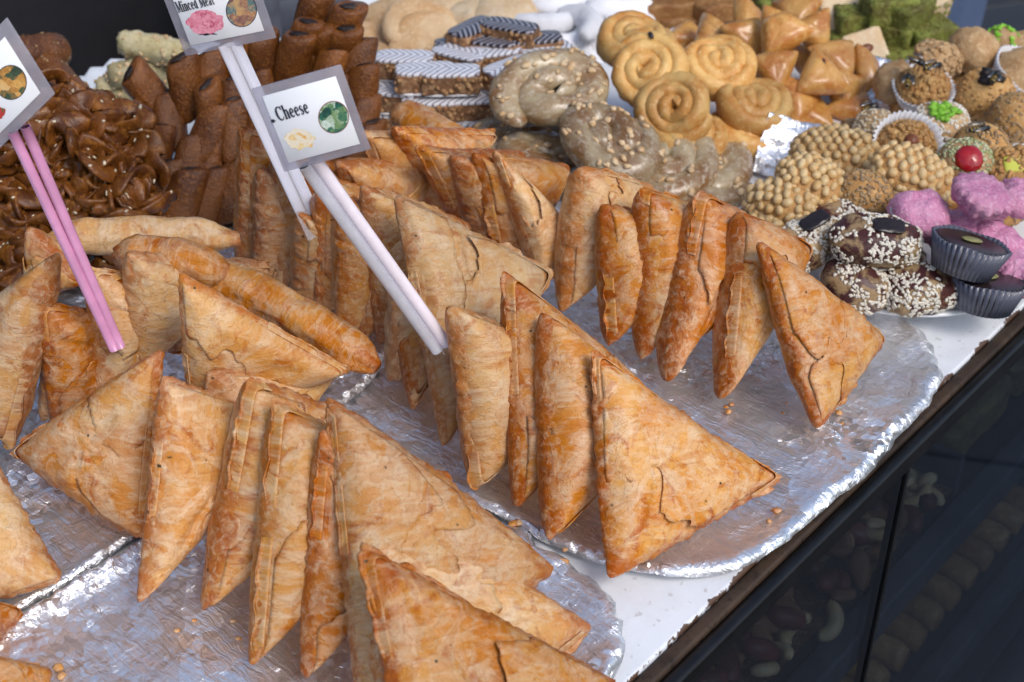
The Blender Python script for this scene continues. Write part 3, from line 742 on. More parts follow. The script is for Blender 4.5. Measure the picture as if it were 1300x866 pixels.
M_NUTBITS = food('chopped_nuts', (.74, .56, .34), (.60, .36, .16), (.82, .70, .50), 200, 900, .55)
M_PIST = food('chopped_pistachio', (.22, .25, .045), (.12, .10, .020), (.32, .34, .10), 90, 420, .6, 1.0, .0016)
M_PISTB = food('bright_pistachio', (.20, .48, .03), (.30, .58, .06), (.10, .30, .02), 200, 700, .45, .4)
M_COIL_GREY = food('honeyed_grey_coil', (.37, .29, .17), (.20, .095, .030), (.50, .43, .32), 42, 320, .25, .5, .0008, .5, coat=.3)
M_COIL_GOLD = food('golden_fried_coil', (.66, .41, .14), (.52, .23, .050), (.70, .48, .20), 50, 300, .46, .5, .0010, .35)
M_TRI_GOLD = food('golden_filo_triangle', (.60, .32, .085), (.44, .155, .026), (.66, .40, .14), 50, 260, .30, .3, .0007, .5, coat=.2)
M_MAK = food('honey_soaked_semolina', (.185, .060, .010), (.095, .027, .005), (.29, .11, .020), 45, 560, .30, .9, .0010, .45)
M_DATE = food('date_filling', (.022, .014, .013), (.035, .022, .018), (.012, .008, .008), 120, 600, .35, .7)
M_CHEB = food('honeyed_dough', (.19, .062, .009), (.080, .023, .004), (.31, .12, .020), 60, 260, .34, .6, .0012, .35)
M_CRUST = food('pale_green_crust', (.44, .37, .19), (.54, .47, .29), (.30, .24, .10), 70, 380, .5, .6)
M_COOKIE = food('pale_cookie', (.60, .42, .24), (.50, .29, .13), (.66, .50, .32), 40, 420, .7, .45)
M_CREAM = food('cream_pastry', (.74, .58, .38), (.66, .46, .26), (.80, .68, .50), 40, 320, .65, .4)
M_SUGAR = food('powdered_sugar', (.84, .84, .86), (.76, .75, .76), (.88, .88, .90), 60, 700, .85, .5)
M_NUTBODY = food('pressed_nut_body', (.30, .155, .075), (.18, .085, .04), (.55, .36, .19), 110, 260, .5, .9, .0012)
M_CHOC = plain('dark_chocolate', (.022, .014, .014), .32, var=.15, sc=80, bump=.2)
M_PINK = food('pink_icing', (.66, .30, .44), (.56, .20, .35), (.78, .52, .62), 60, 380, .42, .9, .0014, .4)
M_GHRIBA = food('toasted_almond_coat', (.56, .32, .11), (.42, .20, .06), (.66, .44, .20), 80, 330, .5, .9, .0012)
M_WALNUT = food('browned_meringue', (.52, .34, .17), (.40, .22, .09), (.64, .48, .28), 60, 300, .5, .8, .0012)
M_DOUGHC = food('chocolate_swirl_dough', (.075, .022, .020), (.36, .24, .12), (.04, .014, .013), 70, 300, .35, .4, lo=.46, hi=.54)
M_CHERRY = food('glazed_cherry', (.42, .010, .016), (.32, .006, .010), (.50, .03, .03), 60, 300, .15, .25, coat=.6)
M_LEMON = food('yellow_jelly', (.62, .66, .06), (.70, .70, .12), None, 60, 300, .18, .2, coat=.4)
M_HAZEL = food('hazelnut_skin', (.20, .065, .028), (.13, .04, .018), None, 100, 500, .3, .3)

# ---------------------------------------------------------------- coiled pastries
def coil_mesh(R0, R1, turns, tr, flat, seed, dome=.0, tail=.25):
    n = int(46 * turns) + 12; t = np.linspace(0, 1, n); th = t * turns * 2 * np.pi + seed
    r = R0 + (R1 - R0) * t
    P = np.c_[r * np.cos(th), r * np.sin(th), dome * (1 - t) + .0015 * np.sin(th * 2 + seed)]
    rad = tr * (1 + .10 * fbm(np.c_[t * 14, t * 0, t * 0 + seed], seed, 2)); rad *= np.clip((1 - t) / tail * turns, 0, 1) ** .5 * .75 + .25
    rad *= .8 + .2 * np.clip(t * turns * 1.2, 0, 1)
    V, F = tube(P, rad, 16, flat)
    me = mesh_np('coil', V, F); N_ = normals(me); V = coords(me)
    V = V + N_ * ((fbm(V * 190, seed, 3) * .0011 + ridged(np.c_[V[:, :2] * 90, V[:, 2] * 260], seed + 3, 2) * .0004))[:, None]; set_coords(me, V)
    return me
GC = 'grey honeyed coils topped with nuts'
for i, (px, py, z, R1, tx, ty, rz, lab) in enumerate((
    (705, 118, .058, .031, .45, .10, .4, 'largest grey coil topped with chopped nuts, beside the nut bars'),
    (770, 176, .046, .027, .35, .05, 2.2, 'grey coil sprinkled with white nut flakes below the golden spirals'),
    (690, 196, .020, .028, .10, .10, 3.0, 'grey coil under the largest nut topped one'),
    (848, 214, .024, .029, .15, -.10, 1.2, 'dark glazed coil lying below the golden spirals'),
    (905, 222, .016, .030, .05, -.05, 4.2, 'pale grey coil at the right rim of its plate'),
    (765, 238, .012, .026, .02, .05, 5.2, 'coil at the front rim of its plate behind the samosa tips'),
    (800, 196, .018, .027, .05, .05, 1.9, 'buried grey coil in the shade of the pile'),
    (640, 186, .016, .022, .12, .12, .8, 'small grey coil end sticking out beside the nut bars'))):
    me = coil_mesh(.0020, R1 * .92, 1.85, .0102, 1.0, i + 11, .002)
    nuts = surf_scatter(me, 46 if i < 2 else 18, i, .002, 9, chunk_maker(.0021), face=lambda c, n: (n[:, 2] > .45))
    put(me, M_COIL_GREY, 'grey_coil_pastry', px, py, z * .85, lab, 'coil pastry', GC, (tx, ty, rz), (1.18, .92, .9), (('chopped_nuts', nuts, M_NUTBITS),))
GS = 'golden spiral pastries'
for i, (px, py, z, tx, ty, rz, lab) in enumerate((
    (806, 52, .082, .20, .0, 1.0, 'golden spiral at the back top of the coil pile'),
    (822, 92, .072, .75, -.25, 2.0, 'tilted golden spiral with a dark seed on its rim'),
    (908, 84, .066, .42, .05, .2, 'round golden spiral lying flat with its coils clearly showing'),
    (857, 138, .056, .80, -.30, 3.4, 'golden spiral turned towards the camera in the middle of the coil pile'),
    (952, 134, .046, .30, .15, 4.4, 'golden spiral with a reddish edge beside the small triangles'),
    (945, 172, .026, .12, .05, 5.3, 'golden spiral lying under the reddish one'),
    (870, 180, .032, .10, .0, 2.6, 'golden spiral buried in the middle of the coil pile'),
    (850, 110, .044, .10, .0, .6, 'golden spiral hidden beneath the upper ones'))):
    me = coil_mesh(.0012, .0222, 3.0, .0058, 1.45, i + 31, .0030)
    ch = ()
    if i == 1:
        v, f = ball(.0028, .0016, .001, 10); v = v + np.array([.017, -.012, .008]); ch = (('dark_seed', mesh_np('dark_seed', v, f), M_CHOC),)
    put(me, M_COIL_GOLD, 'golden_spiral_pastry', px, py, z * .78, lab, 'spiral pastry', GS, (tx, ty, rz), 1, ch)

# ---------------------------------------------------------------- small golden triangles
TRI = []
for k in range(4):
    e = .040 + .003 * k; A = np.array([0, e * .58, 0]); B = np.array([-e / 2, -e * .29, 0]); C = np.array([e / 2, -e * .29, 0])
    me, org, fr = pastry_mesh(A, B, C, .0175, 900 + k, nu=72, round_=.0020, ripple=.3, lump=.6); TRI.append(me)
GT = 'small golden filled triangles'
ADJ = ['plump', 'sharp cornered', 'deep golden', 'pale golden']
for i, (px, py, z, tx, ty, rz, wh) in enumerate((
    (905, 44, .050, .5, .2, .3, 'at the far left of the triangle heap'), (872, 50, .030, .3, .3, 2.0, 'half hidden behind the round golden spiral'),
    (950, 48, .052, .9, .3, 1.3, 'just behind the round golden spiral'), (992, 42, .066, .8, -.2, .5, 'with its point up near the top of the heap'),
    (1034, 40, .066, 1.1, .35, 3.6, 'standing tallest with a glossy orange face'), (982, 88, .050, .7, -.1, 1.15, 'showing a broad flat face above the reddish spiral'),
    (1042, 98, .046, .6, .2, 2.2, 'with a split showing dark filling'), (1012, 126, .028, .5, .6, .8, 'wedged between spiral and split triangle'),
    (1072, 112, .030, .9, .2, 2.9, 'at the lower right of the heap'), (1100, 92, .034, .6, 1.0, 4.9, 'turned on its long edge beside the foil scrap'),
    (1030, 146, .014, .3, .2, 1.8, 'at the foot of the heap'), (1000, 158, .012, .2, .1, .2, 'lying lowest beside the flat golden spiral'),
    (950, 22, .050, .5, .5, 2.6, 'at the back of the heap behind two others'), (1010, 18, .062, .6, -.3, 3.0, 'at the very top of the heap in the back'),
    (1062, 74, .048, .5, .3, 5.6, 'tucked behind the split triangle'), (1084, 138, .014, .4, .2, 3.9, 'with a crumpled sticky side at the right foot of the heap'),
    (970, 112, .026, .2, .2, 4.0, 'deep inside the heap'), (1030, 78, .036, .2, .2, 1.0, 'buried under the tallest one'), (925, 70, .028, .2, .3, 5.0, 'in the shade behind the round spiral'))):
    o = put(TRI[i % 4], M_TRI_GOLD, 'golden_triangle', px, py, z * .75, f'{ADJ[i % 4]} filled triangle {wh}', 'filled triangle', GT, (tx, ty, rz), .86)
    if i == 6:
        v, f = ball(.005, .0026, .0012, 12, .3, 3); obj('dark_filling', mesh_np('dark_filling', v + np.array([.006, -.004, .0082]), f), M_DATE, o)

# ---------------------------------------------------------------- date bars in a stack
def makrout_mesh(seed, L=.039, a=.0115, b=.0084):
    n, K = 36, 17; th = np.linspace(0, 2 * np.pi, n, endpoint=False); e = 2.2
    cx = np.sign(np.cos(th)) * np.abs(np.cos(th)) ** (2 / e) * a; cy = np.sign(np.sin(th)) * np.abs(np.sin(th)) ** (2 / e) * b
    zs = [0, 0, .05, .12] + list(np.linspace(.2, .8, 8)) + [.88, .95, 1, 1.0, 1.0]; ss = [0, .86, .96, 1.0] + [1.03] * 8 + [1.0, .96, .88, .62, 0]
    V = []
    for z, s in zip(zs, ss): V += [[s * cx[i] + (z - .5) * L * .22, s * cy[i], (z - .5) * L + (.12 * cx[i] if z > .5 else .12 * cx[i])] for i in range(n)]
    F = []
    for k in range(len(zs) - 1):
        for i in range(n): F.append((k * n + i, k * n + (i + 1) % n, (k + 1) * n + (i + 1) % n, (k + 1) * n + i))
    me = mesh_np('makrout', V, F); N_ = normals(me); V = coords(me); V = V + N_ * (fbm(V * 160 + seed, seed, 3) * .0009)[:, None]; set_coords(me, V)
    v, f = ball(a * .66, b * .40, .0022, 20, .3, seed, 3); v[:, 2] += L * .5 - .0005 + .12 * v[:, 0]; v[:, 0] += L * .11
    return me, mesh_np('date_filling', v, f)
MK = [makrout_mesh(k) for k in range(4)]
MKL = ((  # tiers from the plate upwards: (x, y, z, tilt)
    (205, 246, .020), (238, 250, .020), (270, 252, .020), (302, 250, .020), (338, 244, .020), (376, 232, .020), (412, 222, .020), (448, 206, .020), (468, 186, .020), (184, 232, .020)),
   ((196, 208, .050), (236, 205, .052), (276, 206, .052), (308, 196, .052), (345, 190, .052), (385, 180, .052), (425, 172, .052), (458, 156, .052)),
   ((176, 178, .078), (222, 162, .080), (262, 168, .080), (300, 160, .082), (340, 150, .082), (380, 142, .082), (420, 132, .082), (455, 122, .082)),
   ((196, 122, .112), (236, 108, .116), (270, 98, .116), (266, 136, .100), (302, 132, .104), (335, 118, .108), (372, 106, .108), (412, 98, .110), (446, 92, .110)),
   ((300, 82, .132), (336, 74, .134), (370, 70, .136), (408, 64, .138), (438, 62, .136)),
   ((388, 50, .156), (404, 27, .168), (428, 34, .160)))
TN = ['bottom tier', 'second tier', 'third tier', 'fourth tier', 'fifth tier', 'crown']
for t, row in enumerate(MKL):
    for i, (px, py, z) in enumerate(sorted(row)):
        m, d = MK[(i + t) % 4]; lean = (px - 300) / 160
        z = .020 + (250 - py) * .00034; px += RG.uniform(-7, 7); py += RG.uniform(-7, 7)
        o = put(m, M_MAK, 'date_bar', px, py, z, f'{ORD[i]} sticky brown date bar from the left in the {TN[t]} of the stack', 'date bar', 'date filled semolina bars in a stack',
                ((RG.uniform(-.55, -.25) if t < 3 or (t == 3 and i not in (0, 1, 2)) else RG.uniform(.0, .3)), RG.uniform(-.22, .22) + lean * .12 - (.4 if (t, i) in ((3, 0), (2, 0)) else 0), RG.uniform(-1.0, 1.0)), RG.uniform(.80, .99), (('date_filling', d, M_DATE),))

# pale crusted rolls behind the date bars, brown rolls behind the sesame knots
def roll_mesh(L, r, seed, jit=.0012, bend=0.0):
    t = np.linspace(-1, 1, 22); P = np.c_[t * L / 2, bend * t * t, t * 0]; rad = r * (1 - .25 * np.abs(t) ** 6); V, F = tube(P, rad, 18)
    me = mesh_np('roll', V, F); N_ = normals(me); V = coords(me); V = V + N_ * (fbm(V * 240 + seed, seed, 3) * jit)[:, None]; set_coords(me, V); return me
for i, (px, py, z, rz, ry, lab) in enumerate(((196, 62, .090, -.25, .1, 'pale crusted roll sticking out highest behind the date bars'), (183, 92, .066, .6, .2, 'short pale roll below the highest crusted one'),
    (150, 133, .026, -.1, .0, 'long pale greenish roll lying towards the sesame knots'), (168, 116, .046, .3, .2, 'flaky pale roll in the middle of the crusted ones'), (205, 80, .060, .2, .0, 'pale roll tucked between crusted ones and date bars'), (190, 130, .024, 1.2, .1, 'pale roll under the date bars'))):
    me = roll_mesh(.045, .0088, i + 60, .0022); fl = surf_scatter(me, 40, i, maker=chunk_maker(.0014))
    put(me, M_CRUST, 'crusted_roll', px, py, z * .62, lab, 'pastry roll', 'pale crusted rolls', (0, ry, rz), 1, (('nut_flakes', fl, M_NUTBITS),))
for i, (px, py, z, rx, ry, rz, lab) in enumerate(((38, 70, .110, .2, .5, .8, 'brown sesame roll at the very top beside the left sign'), (76, 108, .092, .1, .35, -.75, 'brown sesame roll with its cut end facing the camera'), (30, 118, .080, .1, .1, .3, 'brown roll mostly hidden by the left sign'))):
    me = roll_mesh(.046, .0115, i + 70); put(me, M_MAK, 'sesame_roll', px, py, z * .72, lab, 'pastry roll', 'brown sesame rolls', (rx, ry, rz), 1, (('sesame_seeds', surf_scatter(me, 60, i, maker=seed_maker(.0011, .0007, .0005)), M_SESAME_T),))

# ---------------------------------------------------------------- sticky sesame knots
def knot_mesh(seed):
    rg = np.random.RandomState(seed); mb = MB()
    for k in range(6):
        t = np.linspace(0, 2 * np.pi, 40, endpoint=False); R_ = rg.uniform(.009, .016); ax = rg.normal(size=3); ax[2] *= .6; ax /= np.linalg.norm(ax)
        a = np.cross(ax, [0.3, .2, 1]); a /= np.linalg.norm(a); b = np.cross(ax, a)
        P = R_ * (1 + .28 * np.sin(3 * t + rg.uniform(0, 6)))[:, None] * (np.cos(t)[:, None] * a + rg.uniform(.55, .9) * np.sin(t)[:, None] * b) + ax * (.004 * np.sin(2 * t + rg.uniform(0, 6)))[:, None] + rg.normal(size=3) * np.array([.006, .006, .003])
        V, F = tube(P, .0062 * (1 + .25 * np.sin(5 * t + k)), 10, (.24 + .12 * rg.rand()), True, up=ax + .6 * np.stack([np.sin(3 * t), np.cos(2 * t), np.sin(2 * t + 1)], 1)); mb.add(V, F)
    me = mb.mesh('knot'); N_ = normals(me); V = coords(me); V = V + N_ * (fbm(V * 260 + seed, seed, 3) * .0009)[:, None]; V[:, 2] *= .85; set_coords(me, V)
    return me, surf_scatter(me, 34, seed, maker=seed_maker(.0013, .0008, .0005), face=lambda c, n: n[:, 2] > .2)
KN = [knot_mesh(k + 3) for k in range(5)]
KL = (((12, 345, .016), (60, 320, .018), (112, 300, .018), (160, 285, .018), (-30, 330, .018), (25, 305, .022)),
      ((15, 272, .046), (62, 268, .046), (112, 262, .048), (158, 258, .042), (-25, 270, .050)),
      ((20, 226, .070), (68, 226, .072), (112, 224, .070), (148, 214, .060), (-28, 226, .072)),
      ((30, 182, .092), (72, 186, .092), (108, 186, .088), (135, 196, .072), (-10, 190, .092)),
      ((42, 150, .106), (82, 152, .104), (66, 168, .098), (10, 150, .108), (112, 160, .082)))
for t, row in enumerate(KL):
    for i, (px, py, z) in enumerate(sorted(row)):
        m, s_ = KN[(i * 2 + t) % 5]; z = .020 + (330 - min(py, 330)) / 180 * .056
        put(m, M_CHEB, 'sesame_knot', px, py, z, f'{ORD[i]} glossy brown sesame knot from the left in the {TN[t] if t < 4 else "top tier"} of the sticky heap', 'sesame knot', 'sticky brown sesame knots', (RG.uniform(-.6, .6), RG.uniform(-.6, .6), RG.uniform(0, 6.28)), RG.uniform(1.0, 1.2), (('sesame_seeds', s_, M_SESAME),))

# ---------------------------------------------------------------- round cracked cookies
def cookie_mesh(seed, r=.0235, h=.0075):
    V, F = ball(r, r, h, 40, .06, seed, 2.0, 2.6); me = mesh_np('cookie', V, F)
    c = ridged(np.c_[V[:, :2] * 95, V[:, 2] * 0 + seed], seed, 2); top_ = np.clip(V[:, 2] / h, 0, 1)
    V[:, 2] -= np.clip(c - .62, 0, 1) * .0055 * top_; V[:, 2] += fbm(V * 160, seed, 2) * .0007; set_coords(me, V); return me
CK = [cookie_mesh(k + 5) for k in range(4)]
for i, (px, py, z, tx, ty, sc, lab) in enumerate((
    (532, 32, .062, .35, .1, 1.05, 'pale cracked cookie on top of the cookie pile'), (540, 62, .046, .75, -.1, 1.1, 'large cracked cookie leaning towards the nut bars'),
    (470, 78, .036, .1, .05, .95, 'smooth domed cookie beside the date bars'), (456, 52, .040, .2, .1, .85, 'cookie with a brownish edge behind the smooth domed one'),
    (494, 24, .048, .3, -.1, .9, 'cookie at the back of the cookie pile'), (430, 44, .034, .2, .1, .85, 'pale cookie showing just right of the topmost date bar'),
    (480, 104, .020, .05, .0, 1.0, 'flat speckled cookie near the bottom of the cookie pile'), (470, 124, .010, .0, .0, 1.0, 'lowest cookie, resting on the table beside the date bars'),
    (530, 100, .016, .1, .0, 1.1, 'cookie behind the striped white bars'), (575, 70, .026, .2, .1, 1.0, 'cookie partly hidden by the dark chocolate bars'), (505, 62, .030, .1, .1, 1.0, 'cookie in the heart of the cookie pile'), (548, 22, .040, .1, .2, 1.0, 'cookie behind the topmost one'))):
    put(CK[i % 4], M_COOKIE, 'cracked_cookie', px, py, z * 0.55, lab, 'cookie', 'pale cracked cookies', (tx, ty, RG.uniform(0, 6)), sc)
# ---------------------------------------------------------------- cream puffs and crescents at the back
def crescent_mesh(seed, L=.055, r=.0095, bend=.011):
    t = np.linspace(-1, 1, 26); P = np.c_[np.sin(t * 1.1) * L / 2.1, bend * (1 - np.cos(t * 1.3)) * 1.8, t * 0]; V, F = tube(P, r * (1 - .55 * np.abs(t) ** 3), 16, .9)
    me = mesh_np('crescent', V, F); N_ = normals(me); V = coords(me); V = V + N_ * (fbm(V * 170 + seed, seed, 3) * .0013)[:, None]; set_coords(me, V); return me
CR = [crescent_mesh(k + 2) for k in range(3)]
for i, (px, py, z, rz, lab) in enumerate(((690, 32, .040, .1, 'sugar dusted crescent lying straight left of the white pile'), (702, 60, .020, -.1, 'sugar dusted crescent nearest the chocolate bars'),
    (748, 26, .046, 1.9, 'sugar dusted crescent curling upward in the middle of the white pile'), (792, 14, .050, .3, 'sugar dusted crescent arched along the top right of the white pile'), (778, 44, .030, .5, 'sugar dusted crescent under the arched one'),
    (736, 66, .012, 2.6, 'sugar dusted crescent low beside the largest grey coil'), (815, 34, .034, 1.2, 'sugar dusted crescent at the right end of the white pile'), (765, 72, .010, .2, 'sugar dusted crescent tucked behind the golden spirals'), (720, 8, .046, .4, 'sugar dusted crescent at the back of the white pile'))):
    put(CR[i % 3], M_SUGAR, 'sugar_crescent', px, py, z * 0.55, lab, 'crescent', 'sugar dusted crescents', (RG.uniform(-.2, .3), RG.uniform(-.1, .1), rz), 1.0)
def dome_mesh(seed, r=.024, h=.014, jit=.12):
    V, F = ball(r, r * .85, h, 32, jit, seed, 2.2, 2.3, .4); return mesh_np('dome', V, F)
for i, (px, py, z, sc, lab) in enumerate(((640, 30, .034, 1.3, 'smooth cream coloured bun behind the dark chocolate bars'), (598, 30, .034, 1.0, 'cream bun between cookies and smooth bun'), (600, 6, .050, .8, 'cream coloured pastry at the top edge above the buns'), (645, 4, .050, .8, 'second cream pastry along the top edge'), (684, 8, .048, .8, 'cream pastry just left of the sugar crescents'), (570, 10, .046, .8, 'cream pastry at the top edge behind the cookies'))):
    put(dome_mesh(i + 40), M_CREAM, 'cream_bun', px, py, z * 0.45, lab, 'bun', 'cream coloured buns', (RG.uniform(-.2, .3), 0, RG.uniform(0, 6)), sc)
# ---------------------------------------------------------------- layered nut bars with striped icing
def mat_chev(name, base, line, sc=520):
    m = NT(name); v = m.coord(); sx = m.n('SeparateXYZ', None, Vector=v)
    ab = m.math('ABSOLUTE', (sx, 'Y')); k = m.math('ADD', m.math('MULTIPLY', ab, .9), (sx, 'X'))
    w = m.math('SINE', m.math('MULTIPLY', m.math('ADD', k, m.math('MULTIPLY', m.noise(v, 120, 2), .0012)), sc * 2.9)); col = m.mix(m.ramp(w, .45, .75), base, line)
    m.bsdf(Base_Color=col, Roughness=.3, Normal=m.bump(w, .15, .0004)); return m.m
M_ICE_W = mat_chev('white_icing_feathered', (.72, .71, .74), (.17, .15, .18))
M_ICE_D = mat_chev('dark_icing_feathered', (.022, .017, .022), (.42, .40, .44))
M_NUTB2 = food('toasted_nut_pieces', (.46, .27, .12), (.28, .12, .05), (.58, .42, .24), 150, 700, .5)
def bar_meshes(seed, L=.034, W=.017, H=.011):
    body = subdiv_box(L, W, H, 12, .10, .0010, seed); ice = subdiv_box(L * 1.01, W * 1.03, .0026, 8, .5); V = coords(ice); V[:, 2] += H / 2 + .0006 + fbm(V * 120, seed, 2) * .0003; set_coords(ice, V)
    base = subdiv_box(L * 1.005, W * 1.01, .0018, 8, .5); V = coords(base); V[:, 2] -= H / 2 + .0004; set_coords(base, V)
    bits = surf_scatter(body, 44, seed, -.0045, .0045, chunk_maker(.0015), face=lambda c, n: np.abs(n[:, 2]) < .4); return body, ice, base, bits
BR = [bar_meshes(k) for k in range(3)]
for i, (px, py, z, rz, dark, lab) in enumerate((
    (600, 46, .056, .9, 1, 'dark iced nut bar at the back of the bar stack'), (648, 44, .060, -.4, 1, 'dark iced nut bar on top beside the cream bun'), (622, 62, .050, -.25, 1, 'dark iced nut bar with fine white feathering in the middle'), (678, 60, .050, .2, 1, 'dark iced nut bar nearest the sugar crescents'), (588, 66, .046, .2, 1, 'dark iced nut bar whose nutty side faces the camera'),
    (514, 84, .046, -.05, 0, 'white iced nut bar nearest the cookies'), (540, 100, .046, .1, 0, 'white iced bar with its nutty front facing the camera'), (572, 102, .046, .05, 0, 'pale nut bar right of the front facing one'), (584, 78, .046, -.5, 0, 'white iced nut bar between pale and dark bars'), (626, 76, .046, .3, 0, 'white feathered bar below the dark iced ones'), (648, 96, .044, .75, 0, 'white feathered bar set at a slant to the others'), (692, 74, .044, .6, 0, 'white feathered bar pointing at the largest grey coil'),
    (502, 126, .029, -.2, 0, 'nut bar at the left end of the middle layer'), (548, 138, .027, .05, 0, 'nut bar in the front of the middle layer'), (592, 136, .027, .08, 0, 'reddish nut bar in the front of the middle layer'), (640, 128, .027, .35, 0, 'nut bar at the right end of the middle layer'), (676, 108, .027, .6, 0, 'nut bar in the middle layer beside the grey coil'),
    (490, 152, .012, -.2, 0, 'nut bar at the left end of the lowest layer'), (600, 164, .011, .05, 0, 'dark nut bar in the lowest layer behind the reclining samosa'), (645, 158, .011, .3, 0, 'nut bar at the right end of the lowest layer'), (545, 166, .011, .0, 0, 'nut bar in the lowest layer behind the samosa tips'))):
    body, ice, base, bits = BR[i % 3]
    o = put(body, M_NUTBODY, 'nut_bar', px, py, z * (.75 if py < 80 else .92), lab, 'nut bar', 'layered nut bars', (0, 0, rz), 1.08, (('base_layer', base, M_SUGAR), ('nut_pieces', bits, M_NUTB2)))
    ic = ice.copy() if dark else ice
    if dark: ic.materials.clear(); ic.materials.append(M_ICE_D)
    obj('icing', ic, M_ICE_W, o)
# ---------------------------------------------------------------- green crusted blocks, wafers at the back
for i, (px, py, z, sx, tilt, rz, pale, lab) in enumerate((
    (1092, 28, .060, 1.0, .0, .1, 0, 'square green block in the middle of the green stack'), (1140, 38, .052, 1.0, .1, 1.0, 0, 'green block leaning with a pale cut edge'), (1176, 44, .046, 1.0, .1, .4, 0, 'dark green block at the right end of the green stack'), (1128, 10, .084, 1.0, .0, .2, 0, 'green block at the top of the stack below the frame edge'), (1150, 14, .080, 1.0, .1, .8, 0, 'green block beside the topmost one'), (1172, 6, .070, .9, .3, .6, 1, 'pale cut block at the back of the green stack'),
    (1064, 20, .058, .8, .9, .1, 1, 'pale block with a brown almond beside the tallest triangle'), (1096, 66, .036, .8, .9, .3, 1, 'pale block with an almond under the square green one'), (1072, 56, .030, 1.0, .0, .5, 0, 'green block in shade behind the split triangle'), (1140, 74, .022, 1.0, .0, .3, 0, 'green block at the foot of the green stack'), (1110, 90, .014, 1.0, .0, .2, 0, 'lowest green block behind the foil scrap'), (1168, 78, .014, 1.0, .0, .5, 0, 'green block behind the browned round sweets'), (1188, 62, .030, .9, .1, .4, 0, 'green block sticking out towards the denim'), (985, 8, .06, .9, .1, .2, 0, 'small dark green block far behind the triangles'))):
    me = subdiv_box(.032 * sx, .024, .017, 10, .12, .0008, i + 5); cr = surf_scatter(me, 130, i, maker=chunk_maker(.0009), face=(lambda c, n: np.abs(n[:, 1]) < .5) if not pale else (lambda c, n: np.abs(n[:, 2]) < .3))
    ch = [('pistachio_crumbs', cr, M_PIST)]
    if pale: v, f = ball(.0048, .0032, .0015, 12); v[:, 2] += .0082; ch.append(('almond', mesh_np('almond', v, f), M_HAZEL))
    put(me, M_CREAM if pale else M_PIST, 'pistachio_block', px, py, z * 0.5, lab, 'pistachio sweet', 'green pistachio blocks', (tilt, 0, rz), 1.1, ch)
M_WAFER = food('ribbed_wafer', (.34, .17, .06), (.24, .10, .03), (.46, .27, .11), 60, 300, .5, .6)
for i, (px, py, z, rz, lab) in enumerate(((850, 12, .046, .2, 'ribbed brown wafer at the top edge beside the sugar crescents'), (885, 4, .050, -.2, 'brown wafer at the top edge behind the small triangles'), (915, 12, .048, .5, 'crumbly brown wafer behind the leftmost small triangle'), (868, 30, .026, .1, 'low brown wafer behind the round golden spiral'), (830, 22, .026, .7, 'brown wafer next to the last sugar crescent'))):
    mb = MB(); me = subdiv_box(.036, .018, .013, 10, .2, .001, i); V = coords(me); V[:, 2] += np.sin(V[:, 0] * 2200) * .0006 * (V[:, 2] > .004); V[:, 1] += np.sin(V[:, 0] * 2200) * .0005; set_coords(me, V)
    put(me, M_WAFER, 'ribbed_wafer', px, py, z * 0.5, lab, 'wafer', 'brown wafers at the back', (0, 0, rz), 1.1)

# ================================================================== platter of small assorted sweets
def cup_mesh(r0, r1, h, n=40, flute=.0011):
    m = n * 4; th = np.linspace(0, 2 * np.pi, m, endpoint=False); fl = np.cos(th * n); V, F = [], []
    prof = [(0, 0, 0), (r0, 0, .3), (r0 + (r1 - r0) * .5, h * .5, .8), (r1, h, 1.3)]
    for r, z, a in prof: V += [[(r + a * flute * fl[i] * .6) * math.cos(th[i]) if r else 0, (r + a * flute * fl[i] * .6) * math.sin(th[i]) if r else 0, z + (.0006 * math.sin(5 * th[i]) if z == h else 0)] for i in range(m)]
    for k in range(3):
        for i in range(m): F.append((k * m + i, k * m + (i + 1) % m, (k + 1) * m + (i + 1) % m, (k + 1) * m + i))
    return mesh_np('paper_cup', V, F)
def with_cup(o, r0, r1, h, dz, mat=None):
    c = obj('paper_cup', cup_mesh(r0, r1, h), mat or M_PAPER, o, loc=(0, 0, dz)); md = c.modifiers.new('t', 'SOLIDIFY'); md.thickness = .0003; return c
GSW = 'assorted small sweets on the oval platter'
# pine nut covered sweets: nuts laid in rows over an oval core
def pine_mesh(a, b, h, seed, rows):
    core, F = ball(a, b, h, 24, .08, seed, 2, 2.2); mb = MB(); rg = np.random.RandomState(seed); step = .0056
    ny = int(2 * b * 1.25 / (step * .86))
    for j in range(-ny // 2 - 2, ny // 2 + 3):
        for i in range(-12, 13):
            x = (i + .5 * (j % 2)) * step; y = j * step * .86; q = (x / a) ** 2 + (y / b) ** 2
            lay = [(x, y)]
            if q < .93:
                z = h * math.sqrt(1 - q) * .98
                nn = np.array([x / a ** 2, y / b ** 2, z / h ** 2]); nn /= np.linalg.norm(nn)
                v, f = ball(.0026, .0032, .0024, 10); v = v * np.array([rg.uniform(.8, 1.1), rg.uniform(.85, 1.3), 1]) ; th_ = rg.uniform(-.6, .6); v = np.c_[v[:, 0] * math.cos(th_) - v[:, 1] * math.sin(th_), v[:, 0] * math.sin(th_) + v[:, 1] * math.cos(th_), v[:, 2]]; mb.add(v * rg.uniform(.90, 1.10) + np.array([x, y, z]) + nn * rg.uniform(.0, .0008) + rg.normal(size=3) * .00035, f)
    for t in np.linspace(0, 2 * np.pi, int(2 * np.pi * (a + b) / 2 / step * 1.0), endpoint=False):
        for zz in (-.35, .0, .32):
            q = math.sqrt(1 - zz * zz); v, f = ball(.0025, .0025, .0030, 10); mb.add(v * rg.uniform(.85, 1.15) + np.array([a * q * math.cos(t + zz), b * q * math.sin(t + zz), zz * h]) + rg.normal(size=3) * .0005, f)
    return mesh_np('core', core, F), mb.mesh('pine_nuts')
